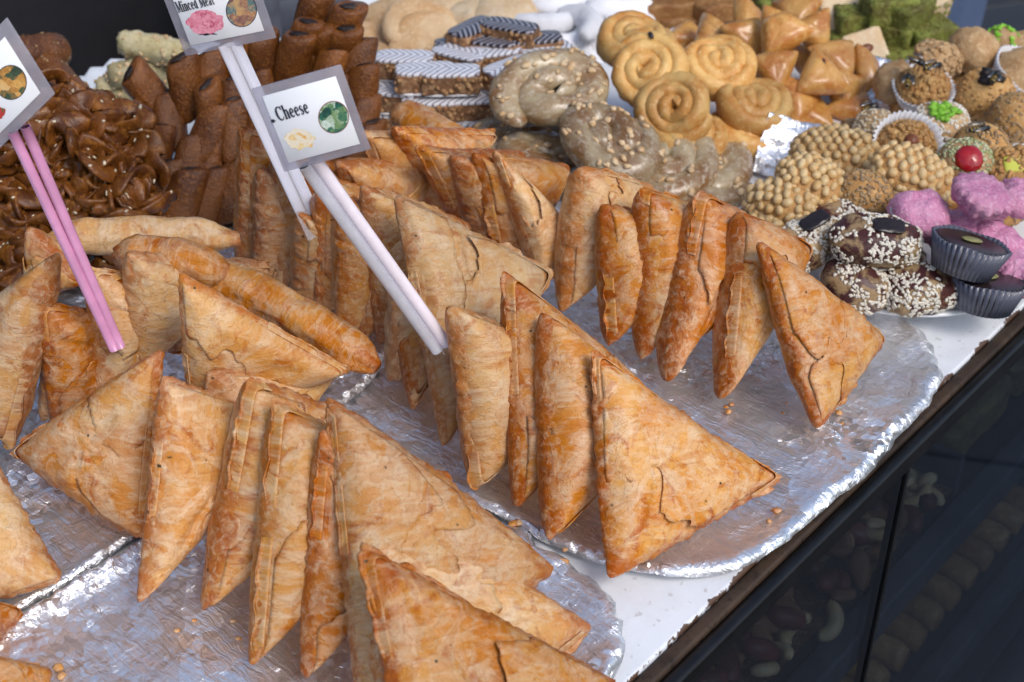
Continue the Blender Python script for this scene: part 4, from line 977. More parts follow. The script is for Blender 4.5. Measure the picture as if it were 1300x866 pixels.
for i, (px, py, z, a, b, h, rot, lab) in enumerate((
    (1062, 196, .036, .0250, .0170, .0115, (.35, -.1, -.25), 'oval sweet covered in pale pine nuts, beside the shiny foil scrap'),
    (1032, 234, .042, .0200, .0160, .0120, (.40, .25, -.35), 'sweet with neat rows of large pine nuts above the sesame chocolate ones'),
    (992, 262, .034, .0200, .0140, .0130, (.30, -.3, -.6), 'browned crumbly pine nut sweet at the left end of the platter'),
    (1158, 224, .044, .0230, .0160, .0120, (.50, .15, -.45), 'pine nut sweet just behind the pink iced cakes'),
    (975, 298, .022, .0190, .0130, .0110, (.15, .0, -.9), 'pine nut sweet peeping out beside the samosa tips'))):
    core, nuts = pine_mesh(a, b, h, i + 3, 6)
    o = put(core, M_GHRIBA, 'pine_nut_sweet', px, py, z, lab, 'pine nut sweet', GSW, rot, 1.0); n_ = obj('pine_nuts', nuts, M_PINE, o); n_['kind'] = 'stuff'
# round sweets: (x, y, z, rx, rz, base material, coating)
def round_sweet(px, py, z, r, h, mat, coat, lab, name, cat, rot=(0, 0, 0), cup=None, jit=.08, seed=1, topping=None, power=2.2):
    V, F = ball(r, r * .95, h, 30, jit, seed, 2.4, power); me = mesh_np(name, V, F)
    o = put(me, mat, name, px, py, z * (.70 if py < 150 else .9), lab, cat, GSW, rot)
    if coat:
        cn, n, mk, cm, fc = coat; c = obj(cn, surf_scatter(me, n, seed, maker=mk, face=fc), cm, o)
    if cup: with_cup(o, *cup)
    if topping:
        for tn, tme, tm in topping: obj(tn, tme, tm, o)
    return o
SK = seed_maker(.0016, .0009, .0006); NK = chunk_maker(.0018)
def blob(r, rz, dz, seed, jit=.15, pw=2.2): 
    v, f = ball(r, r, rz, 20, jit, seed, 2, pw); v[:, 2] += dz; return mesh_np('blob', v, f)
def bits(n, r, spread, dz, seed, mk):
    rg = np.random.RandomState(seed); mb = MB()
    for _ in range(n):
        v, f = mk(rg); a = rg.uniform(0, 6.28); q = spread * math.sqrt(rg.rand()); mb.add(v + np.array([q * math.cos(a), q * math.sin(a), dz + rg.uniform(0, .0015)]), f)
    return mb.mesh('bits')
round_sweet(1096, 250, .042, .0155, .0140, M_GHRIBA, ('sesame_seeds', 620, SK, M_SESAME_T, None), 'dark toasted sesame ball in front of the pine nut sweets', 'sesame_ball', 'sesame ball', (.2, .3, 0), jit=.05)
round_sweet(1112, 166, .036, .0140, .0120, M_WALNUT, ('sesame_seeds', 420, SK, M_SESAME, None), 'pale sesame dome with a fly on it, behind the pine nut sweet', 'sesame_dome', 'sesame dome', seed=2)
round_sweet(1082, 168, .026, .0085, .0080, M_GHRIBA, ('sesame_seeds', 220, SK, M_SESAME_T, None), 'smallest toasted sesame ball at the back left of the platter', 'sesame_ball', 'sesame ball', seed=3)
round_sweet(1150, 188, .044, .0165, .0110, M_GHRIBA, ('almond_bits', 240, NK, M_GHRIBA, lambda c, n: n[:, 2] > .1), 'round sweet with a hazelnut in its centre, in a white paper cup', 'hazelnut_sweet', 'nut sweet', (.75, .0, .2), (.0135, .0205, .0155, -.0100), seed=4, topping=(('hazelnut', blob(.0042, .0038, .0115, 1, .04), M_HAZEL),))
round_sweet(1195, 160, .042, .0160, .0105, M_WALNUT, ('sesame_seeds', 520, SK, M_SESAME_W, None), 'drum shaped sesame sweet topped with bright green pistachio', 'pistachio_sweet', 'pistachio sweet', (.25, 0, 0), jit=.03, seed=5, power=3.2, topping=(('pistachio_pieces', bits(46, 0, .0085, .0098, 2, chunk_maker(.0021)), M_PISTB),))
round_sweet(1172, 112, .054, .0150, .0110, M_GHRIBA, ('almond_bits', 230, chunk_maker(.0022), M_GHRIBA, lambda c, n: n[:, 2] > -.1), 'nut crusted sweet leaning in a fluted white cup behind the pistachio one', 'almond_sweet', 'nut sweet', (.35, 0, .4), (.0130, .0195, .0140, -.0120), seed=6)
round_sweet(1136, 106, .048, .0145, .0135, M_WALNUT, None, 'pale wrinkled round sweet with wasps, at the back left of the platter', 'browned_sweet', 'nut sweet', (.2, .2, 0), seed=7, jit=.2)
round_sweet(1186, 82, .060, .0165, .0140, M_WALNUT, ('almond_bits', 90, NK, M_WALNUT, lambda c, n: n[:, 2] > .2), 'knobbly browned sweet with a reddish patch near the green blocks', 'browned_sweet', 'nut sweet', (.2, .1, 1), seed=8, jit=.25)
round_sweet(1236, 64, .066, .0170, .0140, M_WALNUT, None, 'smooth browned sweet in front of the denim', 'browned_sweet', 'nut sweet', (.1, .1, 2), seed=9, jit=.14)
round_sweet(1250, 122, .050, .0185, .0155, M_GHRIBA, ('sesame_seeds', 260, SK, M_GHRIBA, None), 'large brown sweet topped with dark date pieces', 'date_topped_sweet', 'nut sweet', (.3, 0, 0), (.0150, .0205, .0130, -.0160), seed=10, topping=(('date_pieces', bits(10, 0, .006, .014, 4, chunk_maker(.0034)), M_DATE),))
round_sweet(1296, 92, .056, .0165, .0140, M_WALNUT, None, 'browned sweet in a white cup at the right edge of the picture', 'browned_sweet', 'nut sweet', (.4, .4, 1), (.0140, .0200, .0150, -.0120), seed=11, jit=.16)
round_sweet(1290, 150, .042, .0160, .0150, M_GHRIBA, ('sesame_seeds', 300, SK, M_SESAME_T, None), 'brown sesame dome at the right edge above the lemon topped one', 'sesame_dome', 'sesame dome', seed=12)
round_sweet(1272, 54, .062, .0105, .0100, M_WALNUT, ('pistachio_pieces', 120, NK, M_PISTB, None), 'bright green pistachio sweet against the denim', 'pistachio_sweet', 'pistachio sweet', seed=13)
round_sweet(1302, 62, .056, .0140, .0110, M_WALNUT, None, 'pale browned sweet in the top right corner of the platter', 'browned_sweet', 'nut sweet', seed=14, jit=.2)
round_sweet(1246, 184, .040, .0150, .0120, M_GHRIBA, ('sesame_seeds', 340, SK, M_SESAME_T, None), 'toasted sesame dome behind the cherry topped sweet', 'sesame_dome', 'sesame dome', seed=15)
round_sweet(1225, 210, .046, .0160, .0125, M_WALNUT, ('pistachio_and_sesame', 560, SK, food('pistachio_sesame', (.62, .62, .40), (.30, .40, .12), (.70, .70, .55), 300, 900, .5), None), 'pistachio crusted sweet with a dark red cherry', 'cherry_sweet', 'cherry sweet', (.75, -.1, 0), seed=16, topping=(('cherry', blob(.0080, .0045, .0108, 3, .10), M_CHERRY),))
round_sweet(1284, 220, .044, .0155, .0120, M_GHRIBA, ('almond_bits', 260, NK, M_GHRIBA, None), 'almond crusted sweet with a square of yellow jelly', 'lemon_sweet', 'jelly sweet', (.6, -.2, 0), seed=17, topping=(('yellow_jelly', subdiv_box(.011, .010, .006, 6, .4), M_LEMON),))
bpy.data.objects['yellow_jelly'].location = (0, 0, .0095)
# filler sweets below the upper ones
for i, (px, py, z, lab) in enumerate(((1130, 215, .024, 'shaded sesame sweet under the hazelnut one'), (1205, 195, .024, 'shaded sesame sweet between cherry and pistachio ones'), (1260, 165, .024, 'shaded sesame sweet at the back under the brown dome'), (1160, 145, .024, 'shaded sesame sweet behind the hazelnut one'), (1215, 110, .028, 'shaded sesame sweet between the date topped and nut crusted ones'), (1080, 215, .022, 'shaded sesame sweet under the pine nut ones'), (1050, 262, .022, 'shaded sesame sweet under the neat rowed pine nut one'), (1270, 260, .022, 'shaded sesame sweet under the pink cakes'), (1200, 250, .022, 'shaded sesame sweet behind the pink dome'), (1230, 85, .032, 'shaded sesame sweet under the smooth browned one'))):
    round_sweet(px, py, z, .0155, .0115, M_GHRIBA, ('sesame_seeds', 160, SK, M_SESAME_T, None), lab, 'sesame_dome', 'sesame dome', seed=40 + i)
# pink iced cakes
def pink_mesh(seed, r=.0175, h=.0165, flute=0, inv=False):
    V, F = ball(1, 1, 1, 72 if flute else 40, .0, seed, 2, 2.7); th = np.arctan2(V[:, 1], V[:, 0]); zz = V[:, 2]
    tap = 1 - .16 * (zz if not inv else -zz); V[:, :2] *= tap[:, None]
    if flute: V[:, :2] *= (1 + .065 * np.cos(th * 16) * np.clip(1 - np.abs(zz) ** 4, 0, 1) * (zz < .75))[:, None]
    V = V * np.array([r, r, h / 2]); me = mesh_np('cake', V, F); N_ = normals(me); V = V + N_ * (fbm(V * 150 + seed, seed, 3) * (.0030 if not flute else .0014) + fbm(V * 620 + seed, seed + 5, 2) * .0006)[:, None]; set_coords(me, V); return me
for i, (px, py, z, r, h, fl, inv, rot, lab) in enumerate((
    (1168, 270, .046, .0195, .0230, 0, 0, (.2, .1, 0), 'lumpy pink iced cake directly behind the upper chocolate cup'),
    (1246, 252, .056, .0190, .0210, 18, 1, (.15, .25, .3), 'upturned pink cake with fluted sides on top of the pink group'),
    (1212, 292, .036, .0190, .0180, 0, 0, (.1, .0, 1), 'pink iced cake half hidden behind the upper chocolate cup'),
    (1262, 304, .034, .0185, .0180, 0, 0, (.0, .1, 2), 'pink iced cake right behind the upper chocolate cup rim'),
    (1298, 250, .046, .0170, .0200, 0, 0, (.1, .1, 3), 'pink iced cake cut by the right edge below the yellow jelly'),
    (1296, 345, .026, .0190, .0250, 18, 0, (.0, .0, 1), 'pink cake at the right edge beside the lower chocolate cup'),
    (1240, 280, .022, .0170, .0180, 0, 0, (0, 0, 1), 'pink cake at the bottom of the pink group'))):
    o = put(pink_mesh(i + 2, r, h, fl, inv), M_PINK, 'pink_cake', px, py, z, lab, 'pink cake', GSW, rot, .79)
    if i in (0, 2, 3): with_cup(o, .0150, .0195, .012, -.0125)
# chocolate cups with a pumpkin seed
M_SEEDG = food('pumpkin_seed', (.22, .22, .08), (.30, .28, .12), None, 200, 600, .45)
M_CUPDARK = mat_white('translucent_cup', (.10, .105, .14), .25)
for i, (px, py, z, rot, lab) in enumerate(((1226, 326, .044, (-.20, .22, .2), 'upper dark chocolate cup with a pumpkin seed on top'), (1250, 372, .024, (-.18, .10, .5), 'lower dark chocolate cup resting on the platter rim'))):
    th = np.linspace(0, 2 * np.pi, 160, endpoint=False); prof = [(0, .0100), (.0165, .0102), (.0188, .0094), (.0175, .0020), (.0150, -.0085), (0, -.0090)]; V, F = [], []
    for r, zz in prof: V += [[r * math.cos(t) * (1 + .02 * math.cos(36 * t) * (r > .014)), r * math.sin(t) * (1 + .02 * math.cos(36 * t) * (r > .014)), zz] for t in th]
    for k in range(5):
        for j in range(160): F.append((k * 160 + j, (k + 1) * 160 + j, (k + 1) * 160 + (j + 1) % 160, k * 160 + (j + 1) % 160))
    o = put(mesh_np('chocolate_cup', V, F), M_CHOC, 'chocolate_cup', px, py, z, lab, 'chocolate cup', GSW, rot, (.98, .98, .84))
    with_cup(o, .0152, .0202, .0200, -.0092, M_CUPDARK)
    obj('pumpkin_seed', blob(.0045, .0012, .0112, 5, .05), M_SEEDG, o, scale=(1.3, .75, 1))
# chocolate swirl pieces rolled in white sesame
for i, (px, py, z, a, b, h, rot, lab) in enumerate((
    (1018, 312, .034, .0190, .0150, .0130, (.3, -.2, .5), 'sesame rolled sweet with a dark chocolate flake next to the samosa tip'),
    (1112, 306, .046, .0255, .0150, .0120, (.35, .05, -.1), 'long chocolate marbled sweet rolled in white sesame, uppermost of its kind'),
    (1088, 362, .024, .0200, .0150, .0135, (.2, .1, -.2), 'sesame rolled sweet beside the foil, below the long marbled one'),
    (1168, 368, .024, .0215, .0150, .0135, (.25, .0, .1), 'sesame rolled sweet with a chocolate hole beside the lower chocolate cup'),
    (1064, 284, .030, .0190, .0140, .0110, (.3, .0, .2), 'dark sesame sweet under the toasted sesame ball'),
    (1135, 335, .020, .0180, .0140, .0110, (.0, .0, .2), 'sesame sweet in the shade under the long marbled one'))):
    V, F = ball(a, b, h, 34, .14, i + 21, 2.2, 2.6); me = mesh_np('sesame_swirl', V, F)
    nz = lambda c, n, k=i: (fbm(c * 95 + k * 3.3, k, 2) > -.12)
    ch = [('sesame_seeds', surf_scatter(me, 760, i, maker=seed_maker(.0015, .0009, .0006), face=nz), M_SESAME_W)]
    if i in (0, 1): mx = subdiv_box(.017, .010, .0022, 8, .5, .0008, i); V2 = coords(mx); V2 += np.array([.004 if i else .010, .001, h * .98 + .001]); set_coords(mx, V2); ch.append(('chocolate_flake', mx, M_CHOC))
    if i == 3: ch.append(('chocolate_hole', blob(.0058, .005, 0, 2, .12), M_DOUGHC))
    o = put(me, M_DOUGHC, 'sesame_chocolate_sweet', px, py, z, lab, 'sesame sweet', GSW, rot, .92, ch)
    if i == 3:
        for c in o.children:
            if c.name.startswith('chocolate_hole'): c.location = (-.012, -.0095, -.001)
# shiny foil scraps lining the platters
def foil_scrap(px, py, z, w, l, rot, seed, lab):
    n = 26; g_ = np.linspace(-1, 1, n); X, Y = np.meshgrid(g_, g_); V = np.c_[X.ravel() * w / 2, Y.ravel() * l / 2, np.zeros(n * n)]
    V[:, 2] = ridged(V * 120 + seed, seed, 3) * .0022 + .006 * (V[:, 0] / w * 2) ** 2; V[:, :2] *= (1 + .08 * fbm(V * 90, seed, 2))[:, None]
    F = [(j * n + i, j * n + i + 1, (j + 1) * n + i + 1, (j + 1) * n + i) for j in range(n - 1) for i in range(n - 1)]
    me = mesh_np('foil_scrap', V, F); o = obj('foil_scrap', me, M_FOIL, None, loc=at(px, py, z), rot=rot); md = o.modifiers.new('t', 'SOLIDIFY'); md.thickness = .0003
    tag(o, lab, 'foil', 'crumpled foil scraps')
foil_scrap(1000, 192, .020, .034, .040, (.75, .1, -.35), 3, 'crumpled shiny foil between the flat golden spiral and the pine nut sweet')
foil_scrap(1122, 112, .022, .036, .050, (.45, -.2, -.6), 6, 'crumpled shiny foil right of the small golden triangles')

# ---------------------------------------------------------------- wasps on the sweets
M_WASP = plain('black_wasp_body', (.012, .010, .008), .35, sc=200); M_BAND = plain('yellow_wasp_band', (.45, .28, .03), .4, sc=200)
def mat_wing():
    m = NT('wasp_wing'); t = m.n('BsdfTransparent', None, Color=(.75, .72, .66, 1)); g_ = m.n('BsdfGlossy', None, Color=(.5, .48, .45, 1), Roughness=.25)
    mx = m.t.nodes.new('ShaderNodeMixShader'); m.set(mx, '#0', .35); m.set(mx, '#1', t); m.set(mx, '#2', g_); m.t.links.new(mx.outputs[0], m.out.inputs[0]); return m.m
M_WING = mat_wing()
def wasp_parts():
    b = MB(); v, f = ball(.0034, .0017, .0016, 14); b.add(v + np.array([-.0042, 0, .0022]), f); v, f = ball(.0021, .0017, .0017, 12); b.add(v + np.array([.0004, 0, .0026]), f); v, f = ball(.0012, .0014, .0012, 10); b.add(v + np.array([.0030, 0, .0024]), f)
    body = b.mesh('body'); bd = MB()
    for x in (-.0030, -.0046, -.0062):
        r = .0017 * math.sqrt(max(.05, 1 - ((x + .0042) / .0034) ** 2)) * 1.04; P = [[x - .0003, 0, .0022], [x + .0003, 0, .0022]]; v, f = tube(P, r, 12, .95); bd.add(v, f)
    band = bd.mesh('bands'); w = []
    for s in (-1, 1):
        n = 12; th = np.linspace(0, 2 * np.pi, n, endpoint=False); V = np.c_[-.0030 + .0042 * np.cos(th), s * (.0024 + .0011 * np.sin(th)) - s * .0004 * np.cos(th), .0042 + .0004 * np.cos(th)]
        w.append(mesh_np('wing', np.vstack([V, V + np.array([0, 0, .00012])]), [tuple(range(n)), tuple(range(2 * n - 1, n - 1, -1))] + [(i, i + n, (i + 1) % n + n, (i + 1) % n) for i in range(n)]))
    lg = []
    for s in (-1, 1):
        for x, dx in ((.0014, .0022), (.0003, .0), (-.0008, -.0022)):
            v, f = tube([[x, s * .0012, .0022], [x + dx * .5, s * .0032, .0030], [x + dx, s * .0046, 0]], [.0003, .00025, .00015], 6); lg.append(mesh_np('leg', v, f))
    return body, band, w, lg
WB, WBD, WW, WL = wasp_parts()
for i, (px, py, z, rz, lab) in enumerate(((1106, 140, .052, .6, 'wasp sitting on the pale sesame dome'), (1152, 104, .064, 1.3, 'wasp on the pale wrinkled sweet'), (1166, 84, .072, -.9, 'wasp standing upright beside the knobbly browned sweet'), (1186, 88, .076, .4, 'wasp on the front of the knobbly browned sweet'), (1246, 168, .054, .2, 'wasp crawling over the toasted sesame dome'), (1264, 100, .068, 1.0, 'wasp on the dark date pieces'))):
    o = put(WB, M_WASP, 'wasp', px, py, z * (.76 if py < 150 else .93), lab, 'wasp', 'wasps on the sweets', (.2, 0, rz), 1.15)
    obj('bands', WBD, M_BAND, o)
    for w in WW: obj('wing', w, M_WING, o)
    for l in WL: obj('leg', l, M_WASP, o)

# ================================================================== price signs on straws
def at_y(px, py, Y, tilt=0.0):
    """point on an upright plane at distance Y, leaning back by tilt"""
    d = ray(px, py); t = (Y - tilt * 0) / d[1]; p = CAMP + d * t
    if tilt:
        t = (Y + tilt * (CAM_H - .1)) / (d[1] - tilt * d[2]); p = CAMP + d * t
    return p
M_CARD = mat_white('white_card', (.88, .89, .91), .45)
M_INK = plain('black_ink', (.012, .014, .03), .5, sc=90)
def mat_lam():
    m = NT('laminate_border'); v = m.coord(); n = m.noise(v, 120, 4)
    d = m.n('BsdfPrincipled', None, Base_Color=m.mix(m.ramp(n, .35, .7), (.56, .54, .59), (.44, .42, .47)), Roughness=.25); t = m.n('BsdfTransparent', None, Color=(.85, .85, .9, 1))
    mx = m.t.nodes.new('ShaderNodeMixShader'); m.set(mx, '#0', .42); m.set(mx, '#1', t); m.set(mx, '#2', d); m.t.links.new(mx.outputs[0], m.out.inputs[0]); return m.m
M_LAM = mat_lam()
def mat_print(name, cols, sc, dist=1.0):
    m = NT(name); v = m.coord(); vo = m.voro(m.vadd(v, m.vmul((m.noise(v, sc * 2, 3), 'Color'), (.003 * dist,) * 3)), sc * 2.6); n = m.noise(v, sc * 3, 4, .6, dist)
    sp = m.n('SeparateColor', None, Color=(vo, 'Color')); cr = m.t.nodes.new('ShaderNodeValToRGB'); m.set(cr, 'Fac', m.math('ADD', m.math('MULTIPLY', (sp, 0), .7), m.math('MULTIPLY', m.math('SUBTRACT', n, .35), .8)))
    e = cr.color_ramp.elements
    while len(e) < len(cols): e.new(.5)
    for k, c in enumerate(cols): e[k].position = k / (len(cols) - 1); e[k].color = (*c, 1)
    m.bsdf(Base_Color=cr, Roughness=.3); return m.m
GL = {  # serif letters as strokes: (points, widths); x in units of cap height
 'C': (.72, [([(.66, .72), (.60, .90), (.42, .98), (.22, .90), (.10, .70), (.08, .50), (.10, .30), (.22, .10), (.42, .02), (.58, .08), (.68, .24)], [.07, .08, .08, .14, .2, .22, .2, .14, .08, .07, .05]), ([(.66, .98), (.66, .70)], [.06, .06])]),
 'M': (.95, [([(.14, 0), (.14, .97)], [.08, .08]), ([(.16, .97), (.46, .08)], [.2, .16]), ([(.46, .08), (.76, .97)], [.07, .07]), ([(.80, 0), (.80, .97)], [.2, .2]), ([(.0, .03), (.28, .03)], [.06, .06]), ([(.62, .03), (.95, .03)], [.06, .06]), ([(0, .96), (.24, .96)], [.06, .06]), ([(.70, .96), (.95, .96)], [.06, .06])]),
 'h': (.58, [([(.14, 0), (.14, 1.0)], [.18, .18]), ([(.16, .48), (.28, .62), (.40, .62), (.45, .50), (.45, 0)], [.06, .08, .12, .18, .18]), ([(0, .03), (.26, .03)], [.06, .06]), ([(.34, .03), (.58, .03)], [.06, .06]), ([(0, .97), (.16, .97)], [.06, .06])]),
 'n': (.58, [([(.14, 0), (.14, .66)], [.18, .18]), ([(.16, .48), (.28, .62), (.40, .62), (.45, .50), (.45, 0)], [.06, .08, .12, .18, .18]), ([(0, .03), (.26, .03)], [.06, .06]), ([(.34, .03), (.58, .03)], [.06, .06]), ([(0, .63), (.16, .63)], [.06, .06])]),
 'i': (.30, [([(.15, 0), (.15, .66)], [.18, .18]), ([(.15, .80), (.15, .97)], [.17, .17]), ([(0, .03), (.30, .03)], [.06, .06]), ([(0, .63), (.16, .63)], [.06, .06])]),
 'e': (.50, [([(.08, .36), (.42, .36)], [.07, .07]), ([(.42, .36), (.40, .56), (.27, .64), (.13, .54), (.08, .33), (.13, .12), (.28, .03), (.44, .14)], [.12, .12, .08, .14, .18, .15, .10, .04])]),
 'c': (.48, [([(.40, .48), (.34, .60), (.24, .64), (.12, .54), (.08, .33), (.13, .12), (.27, .03), (.43, .14)], [.14, .10, .08, .14, .18, .15, .10, .04])]),
 's': (.42, [([(.35, .52), (.28, .63), (.16, .62), (.09, .52), (.14, .42), (.28, .30), (.35, .18), (.27, .06), (.15, .03), (.06, .14)], [.05, .07, .09, .13, .16, .17, .14, .10, .07, .05])]),
 'd': (.58, [([(.43, 0), (.43, 1.0)], [.18, .18]), ([(.42, .56), (.28, .64), (.14, .54), (.08, .33), (.14, .11), (.27, .03), (.42, .12)], [.06, .07, .14, .18, .14, .07, .06]), ([(.43, .03), (.58, .03)], [.06, .06]), ([(.28, .97), (.44, .97)], [.06, .06])]),
 'a': (.52, [([(.10, .50), (.16, .62), (.28, .64), (.38, .54), (.38, .06), (.52, .05)], [.14, .08, .08, .16, .18, .06]), ([(.38, .38), (.18, .32), (.08, .18), (.16, .05), (.30, .06), (.38, .16)], [.06, .10, .16, .12, .08, .06])]),
 't': (.36, [([(.16, .84), (.16, .14), (.24, .04), (.35, .10)], [.08, .18, .14, .04]), ([(0, .62), (.33, .62)], [.07, .07])]),
 ' ': (.26, [])}
def ribbon(mb, pts, w, f3):
    P = np.array(pts, float); T = np.gradient(P, axis=0); T /= np.maximum(np.linalg.norm(T, axis=1, keepdims=True), 1e-9); Nn = np.c_[-T[:, 1], T[:, 0]] * (np.array(w)[:, None] / 2)
    A, B = P + Nn, P - Nn; n = len(P); V = [f3(*a) for a in A] + [f3(*b) for b in B]
    mb.add(V, [(i, i + 1, n + i + 1, n + i) for i in range(n - 1)])
class Sign:
    def __init__(s, name, TL, BL, BR, Y, label, tilt=0.0):
        s.tl, s.bl, s.br = [at_y(*p, Y, tilt) for p in (TL, BL, BR)]
        s.x, s.y = s.br - s.bl, s.tl - s.bl; s.n = np.cross(s.x, s.y); s.n /= np.linalg.norm(s.n)
        if s.n @ (CAMP - s.bl) < 0: s.n = -s.n
        s.org = s.bl + s.x / 2
        me = bevel(s.slab(0, 0, 1, 1, -.0006, .0006), .0003, 1)
        s.o = obj(name, me, M_LAM, None, loc=s.org); tag(s.o, label, 'price sign', 'laminated signs on straws')
    def P(s, u, v, h=0): return s.bl + s.x * u + s.y * v + s.n * h - s.org
    def slab(s, u0, v0, u1, v1, h0, h1):
        V = [s.P(u, v, h) for h in (h0, h1) for u, v in ((u0, v0), (u1, v0), (u1, v1), (u0, v1))]
        return mesh_np('sign', V, [(3, 2, 1, 0), (4, 5, 6, 7), (0, 1, 5, 4), (1, 2, 6, 5), (2, 3, 7, 6), (3, 0, 4, 7)], False)
    def uv(s, px, py):
        d = ray(px, py); t = ((s.bl - CAMP) @ s.n) / (d @ s.n); q = CAMP + d * t - s.bl
        M = np.array([[s.x @ s.x, s.x @ s.y], [s.x @ s.y, s.y @ s.y]]); return np.linalg.solve(M, [q @ s.x, q @ s.y])
    def card(s, a=.10, b=.12, c=None, d=None):
        return obj('white_card', bevel(s.slab(a, b, 1 - (c or a), 1 - (d or b), .0007, .0011), .0001, 1), M_CARD, s.o)
    def text(s, txt, px0, px1, cap_px):
        u0, u1 = s.uv(*px0), s.uv(*px1); b0, b1 = s.P(*u0), s.P(*u1); ex = b1 - b0; tot = sum(GL[c][0] + .06 for c in txt); k = np.linalg.norm(ex) / tot; ex = ex / np.linalg.norm(ex); ey = np.cross(s.n, ex)
        capu = np.linalg.norm(s.P(*s.uv(px0[0], px0[1] - cap_px)) - b0); x = 0; mb = MB()
        for c in txt:
            w, st = GL[c]
            for pts, ws in st: ribbon(mb, pts, ws, lambda a, b, x=x: b0 + ex * (x + a) * k + ey * b * capu + s.n * .00135)
            x += w + .06
        o = obj('lettering', mb.mesh('lettering', False), M_INK, s.o); md = o.modifiers.new('t', 'SOLIDIFY'); md.thickness = .00008
    def disc(s, name, px, py, rx, ry, mat, seed=0, jit=0.0, h=.0013, rot=0.0):
        n = 56; th = np.linspace(0, 2 * np.pi, n, endpoint=False); r = 1 + jit * fbm(np.c_[np.cos(th) * 2.5, np.sin(th) * 2.5, th * 0 + seed], seed, 4)
        V = [s.P(*s.uv(px + rx * r[i] * math.cos(th[i]), py + ry * r[i] * math.sin(th[i])), h) for i in range(n)]; c = np.mean(V, 0)
        return obj(name, mesh_np(name, [c] + V, [(0, 1 + (i + 1) % n, 1 + i) for i in range(n)], False), mat, s.o)
M_STRAW_W = plain('white_plastic_straw', (.88, .86, .89), .25, var=.05, sc=90, Transmission_Weight=.15)
M_STRAW_PW = plain('pinkish_white_straw', (.88, .79, .84), .25, var=.05, sc=90)
M_STRAW_P = plain('pink_plastic_straw', (.80, .36, .58), .25, var=.08, sc=60, Transmission_Weight=.10)
def mat_clear():
    m = NT('clear_tape'); g_ = m.n('BsdfPrincipled', None, Base_Color=(.75, .74, .78, 1), Roughness=.15); t = m.n('BsdfTransparent', None, Color=(.95, .95, .97, 1))
    mx = m.t.nodes.new('ShaderNodeMixShader'); m.set(mx, '#0', .22); m.set(mx, '#1', t); m.set(mx, '#2', g_); m.t.links.new(mx.outputs[0], m.out.inputs[0]); return m.m
M_TAPE = mat_clear()
def straw(parent, name, p0, p1, r, mat, sy=1.0):
    n = 14; P = np.linspace(p0, p1, 12); V, F = tube(P, r, 14, sy, cap=False, up=CAMP - P.mean(0)); V2, F2 = tube(P, r * .86, 14, sy, cap=False, up=CAMP - P.mean(0)); N_ = len(V)
    F = F + [tuple(reversed([i + N_ for i in f])) for f in F2]; L_ = N_ - 14
    F += [(i, N_ + i, N_ + (i + 1) % 14, (i + 1) % 14) for i in range(14)] + [(L_ + i, L_ + (i + 1) % 14, N_ + L_ + (i + 1) % 14, N_ + L_ + i) for i in range(14)]
    return obj(name, mesh_np(name, np.vstack([V, V2]), F), mat, parent)
def strip(parent, name, p0, p1, w, mat, t=.0006):
    d = p1 - p0; s_ = np.cross(d, CAMP - p0); s_ /= np.linalg.norm(s_); nn = np.cross(s_, d); nn /= np.linalg.norm(nn)
    V = [q + s_ * a * w / 2 + nn * b * t / 2 for q in (p0, p1) for a, b in ((-1, -1), (1, -1), (1, 1), (-1, 1))]
    me = mesh_np(name, V, [(3, 2, 1, 0), (4, 5, 6, 7), (0, 1, 5, 4), (1, 2, 6, 5), (2, 3, 7, 6), (3, 0, 4, 7)], False); return obj(name, me, mat, parent)
# --- cheese
sg = Sign('cheese_sign', (319, 113), (361, 218), (471, 189), .492, 'white laminated sign reading Cheese on a pair of white straws'); sg.card(.09, .10)
sg.text('Cheese', (355, 152), (395, 141), 18)
sg.disc('round_photo', 424, 147, 18.5, 19.5, mat_print('bottle_photo', ((.01, .03, .03), (.03, .16, .10), (.20, .32, .12), (.62, .72, .62), (.85, .88, .86)), 150), h=.0013)
sg.disc('photo_rim', 424, 147, 19.6, 20.6, plain('photo_rim_ink', (.28, .08, .07), .5), h=.00122)
sg.disc('cheese_picture', 381, 174, 19, 13, mat_print('cheese_print', ((.78, .38, .06), (.80, .62, .30), (.82, .74, .62), (.80, .70, .50), (.74, .44, .30)), 170, .6), 4, .35)
sg.disc('ink_smudge', 347, 152, 3, 2, M_INK, 8, .7)
f0, f1 = at(561, 441, .062), at_y(393, 206, .4935); sd = np.cross(f1 - f0, CAMP - f0); sd /= np.linalg.norm(sd)
for k in (-1, 1): straw(sg.o, 'straw', f0 + sd * .0024 * k - sg.org, f1 + sd * .0024 * k - sg.org, .0026, M_STRAW_W if k < 0 else M_STRAW_PW)
for a, b in ((.0, .55), (.55, 1.0)): strip(sg.o, 'clear_tape', f1 + (f0 - f1) * a - sg.org + (CAMP - f0) * .004, f1 + (f0 - f1) * b - sg.org + (CAMP - f0) * .004 * (1 if a else 1.02), .0118, M_TAPE, .0003)
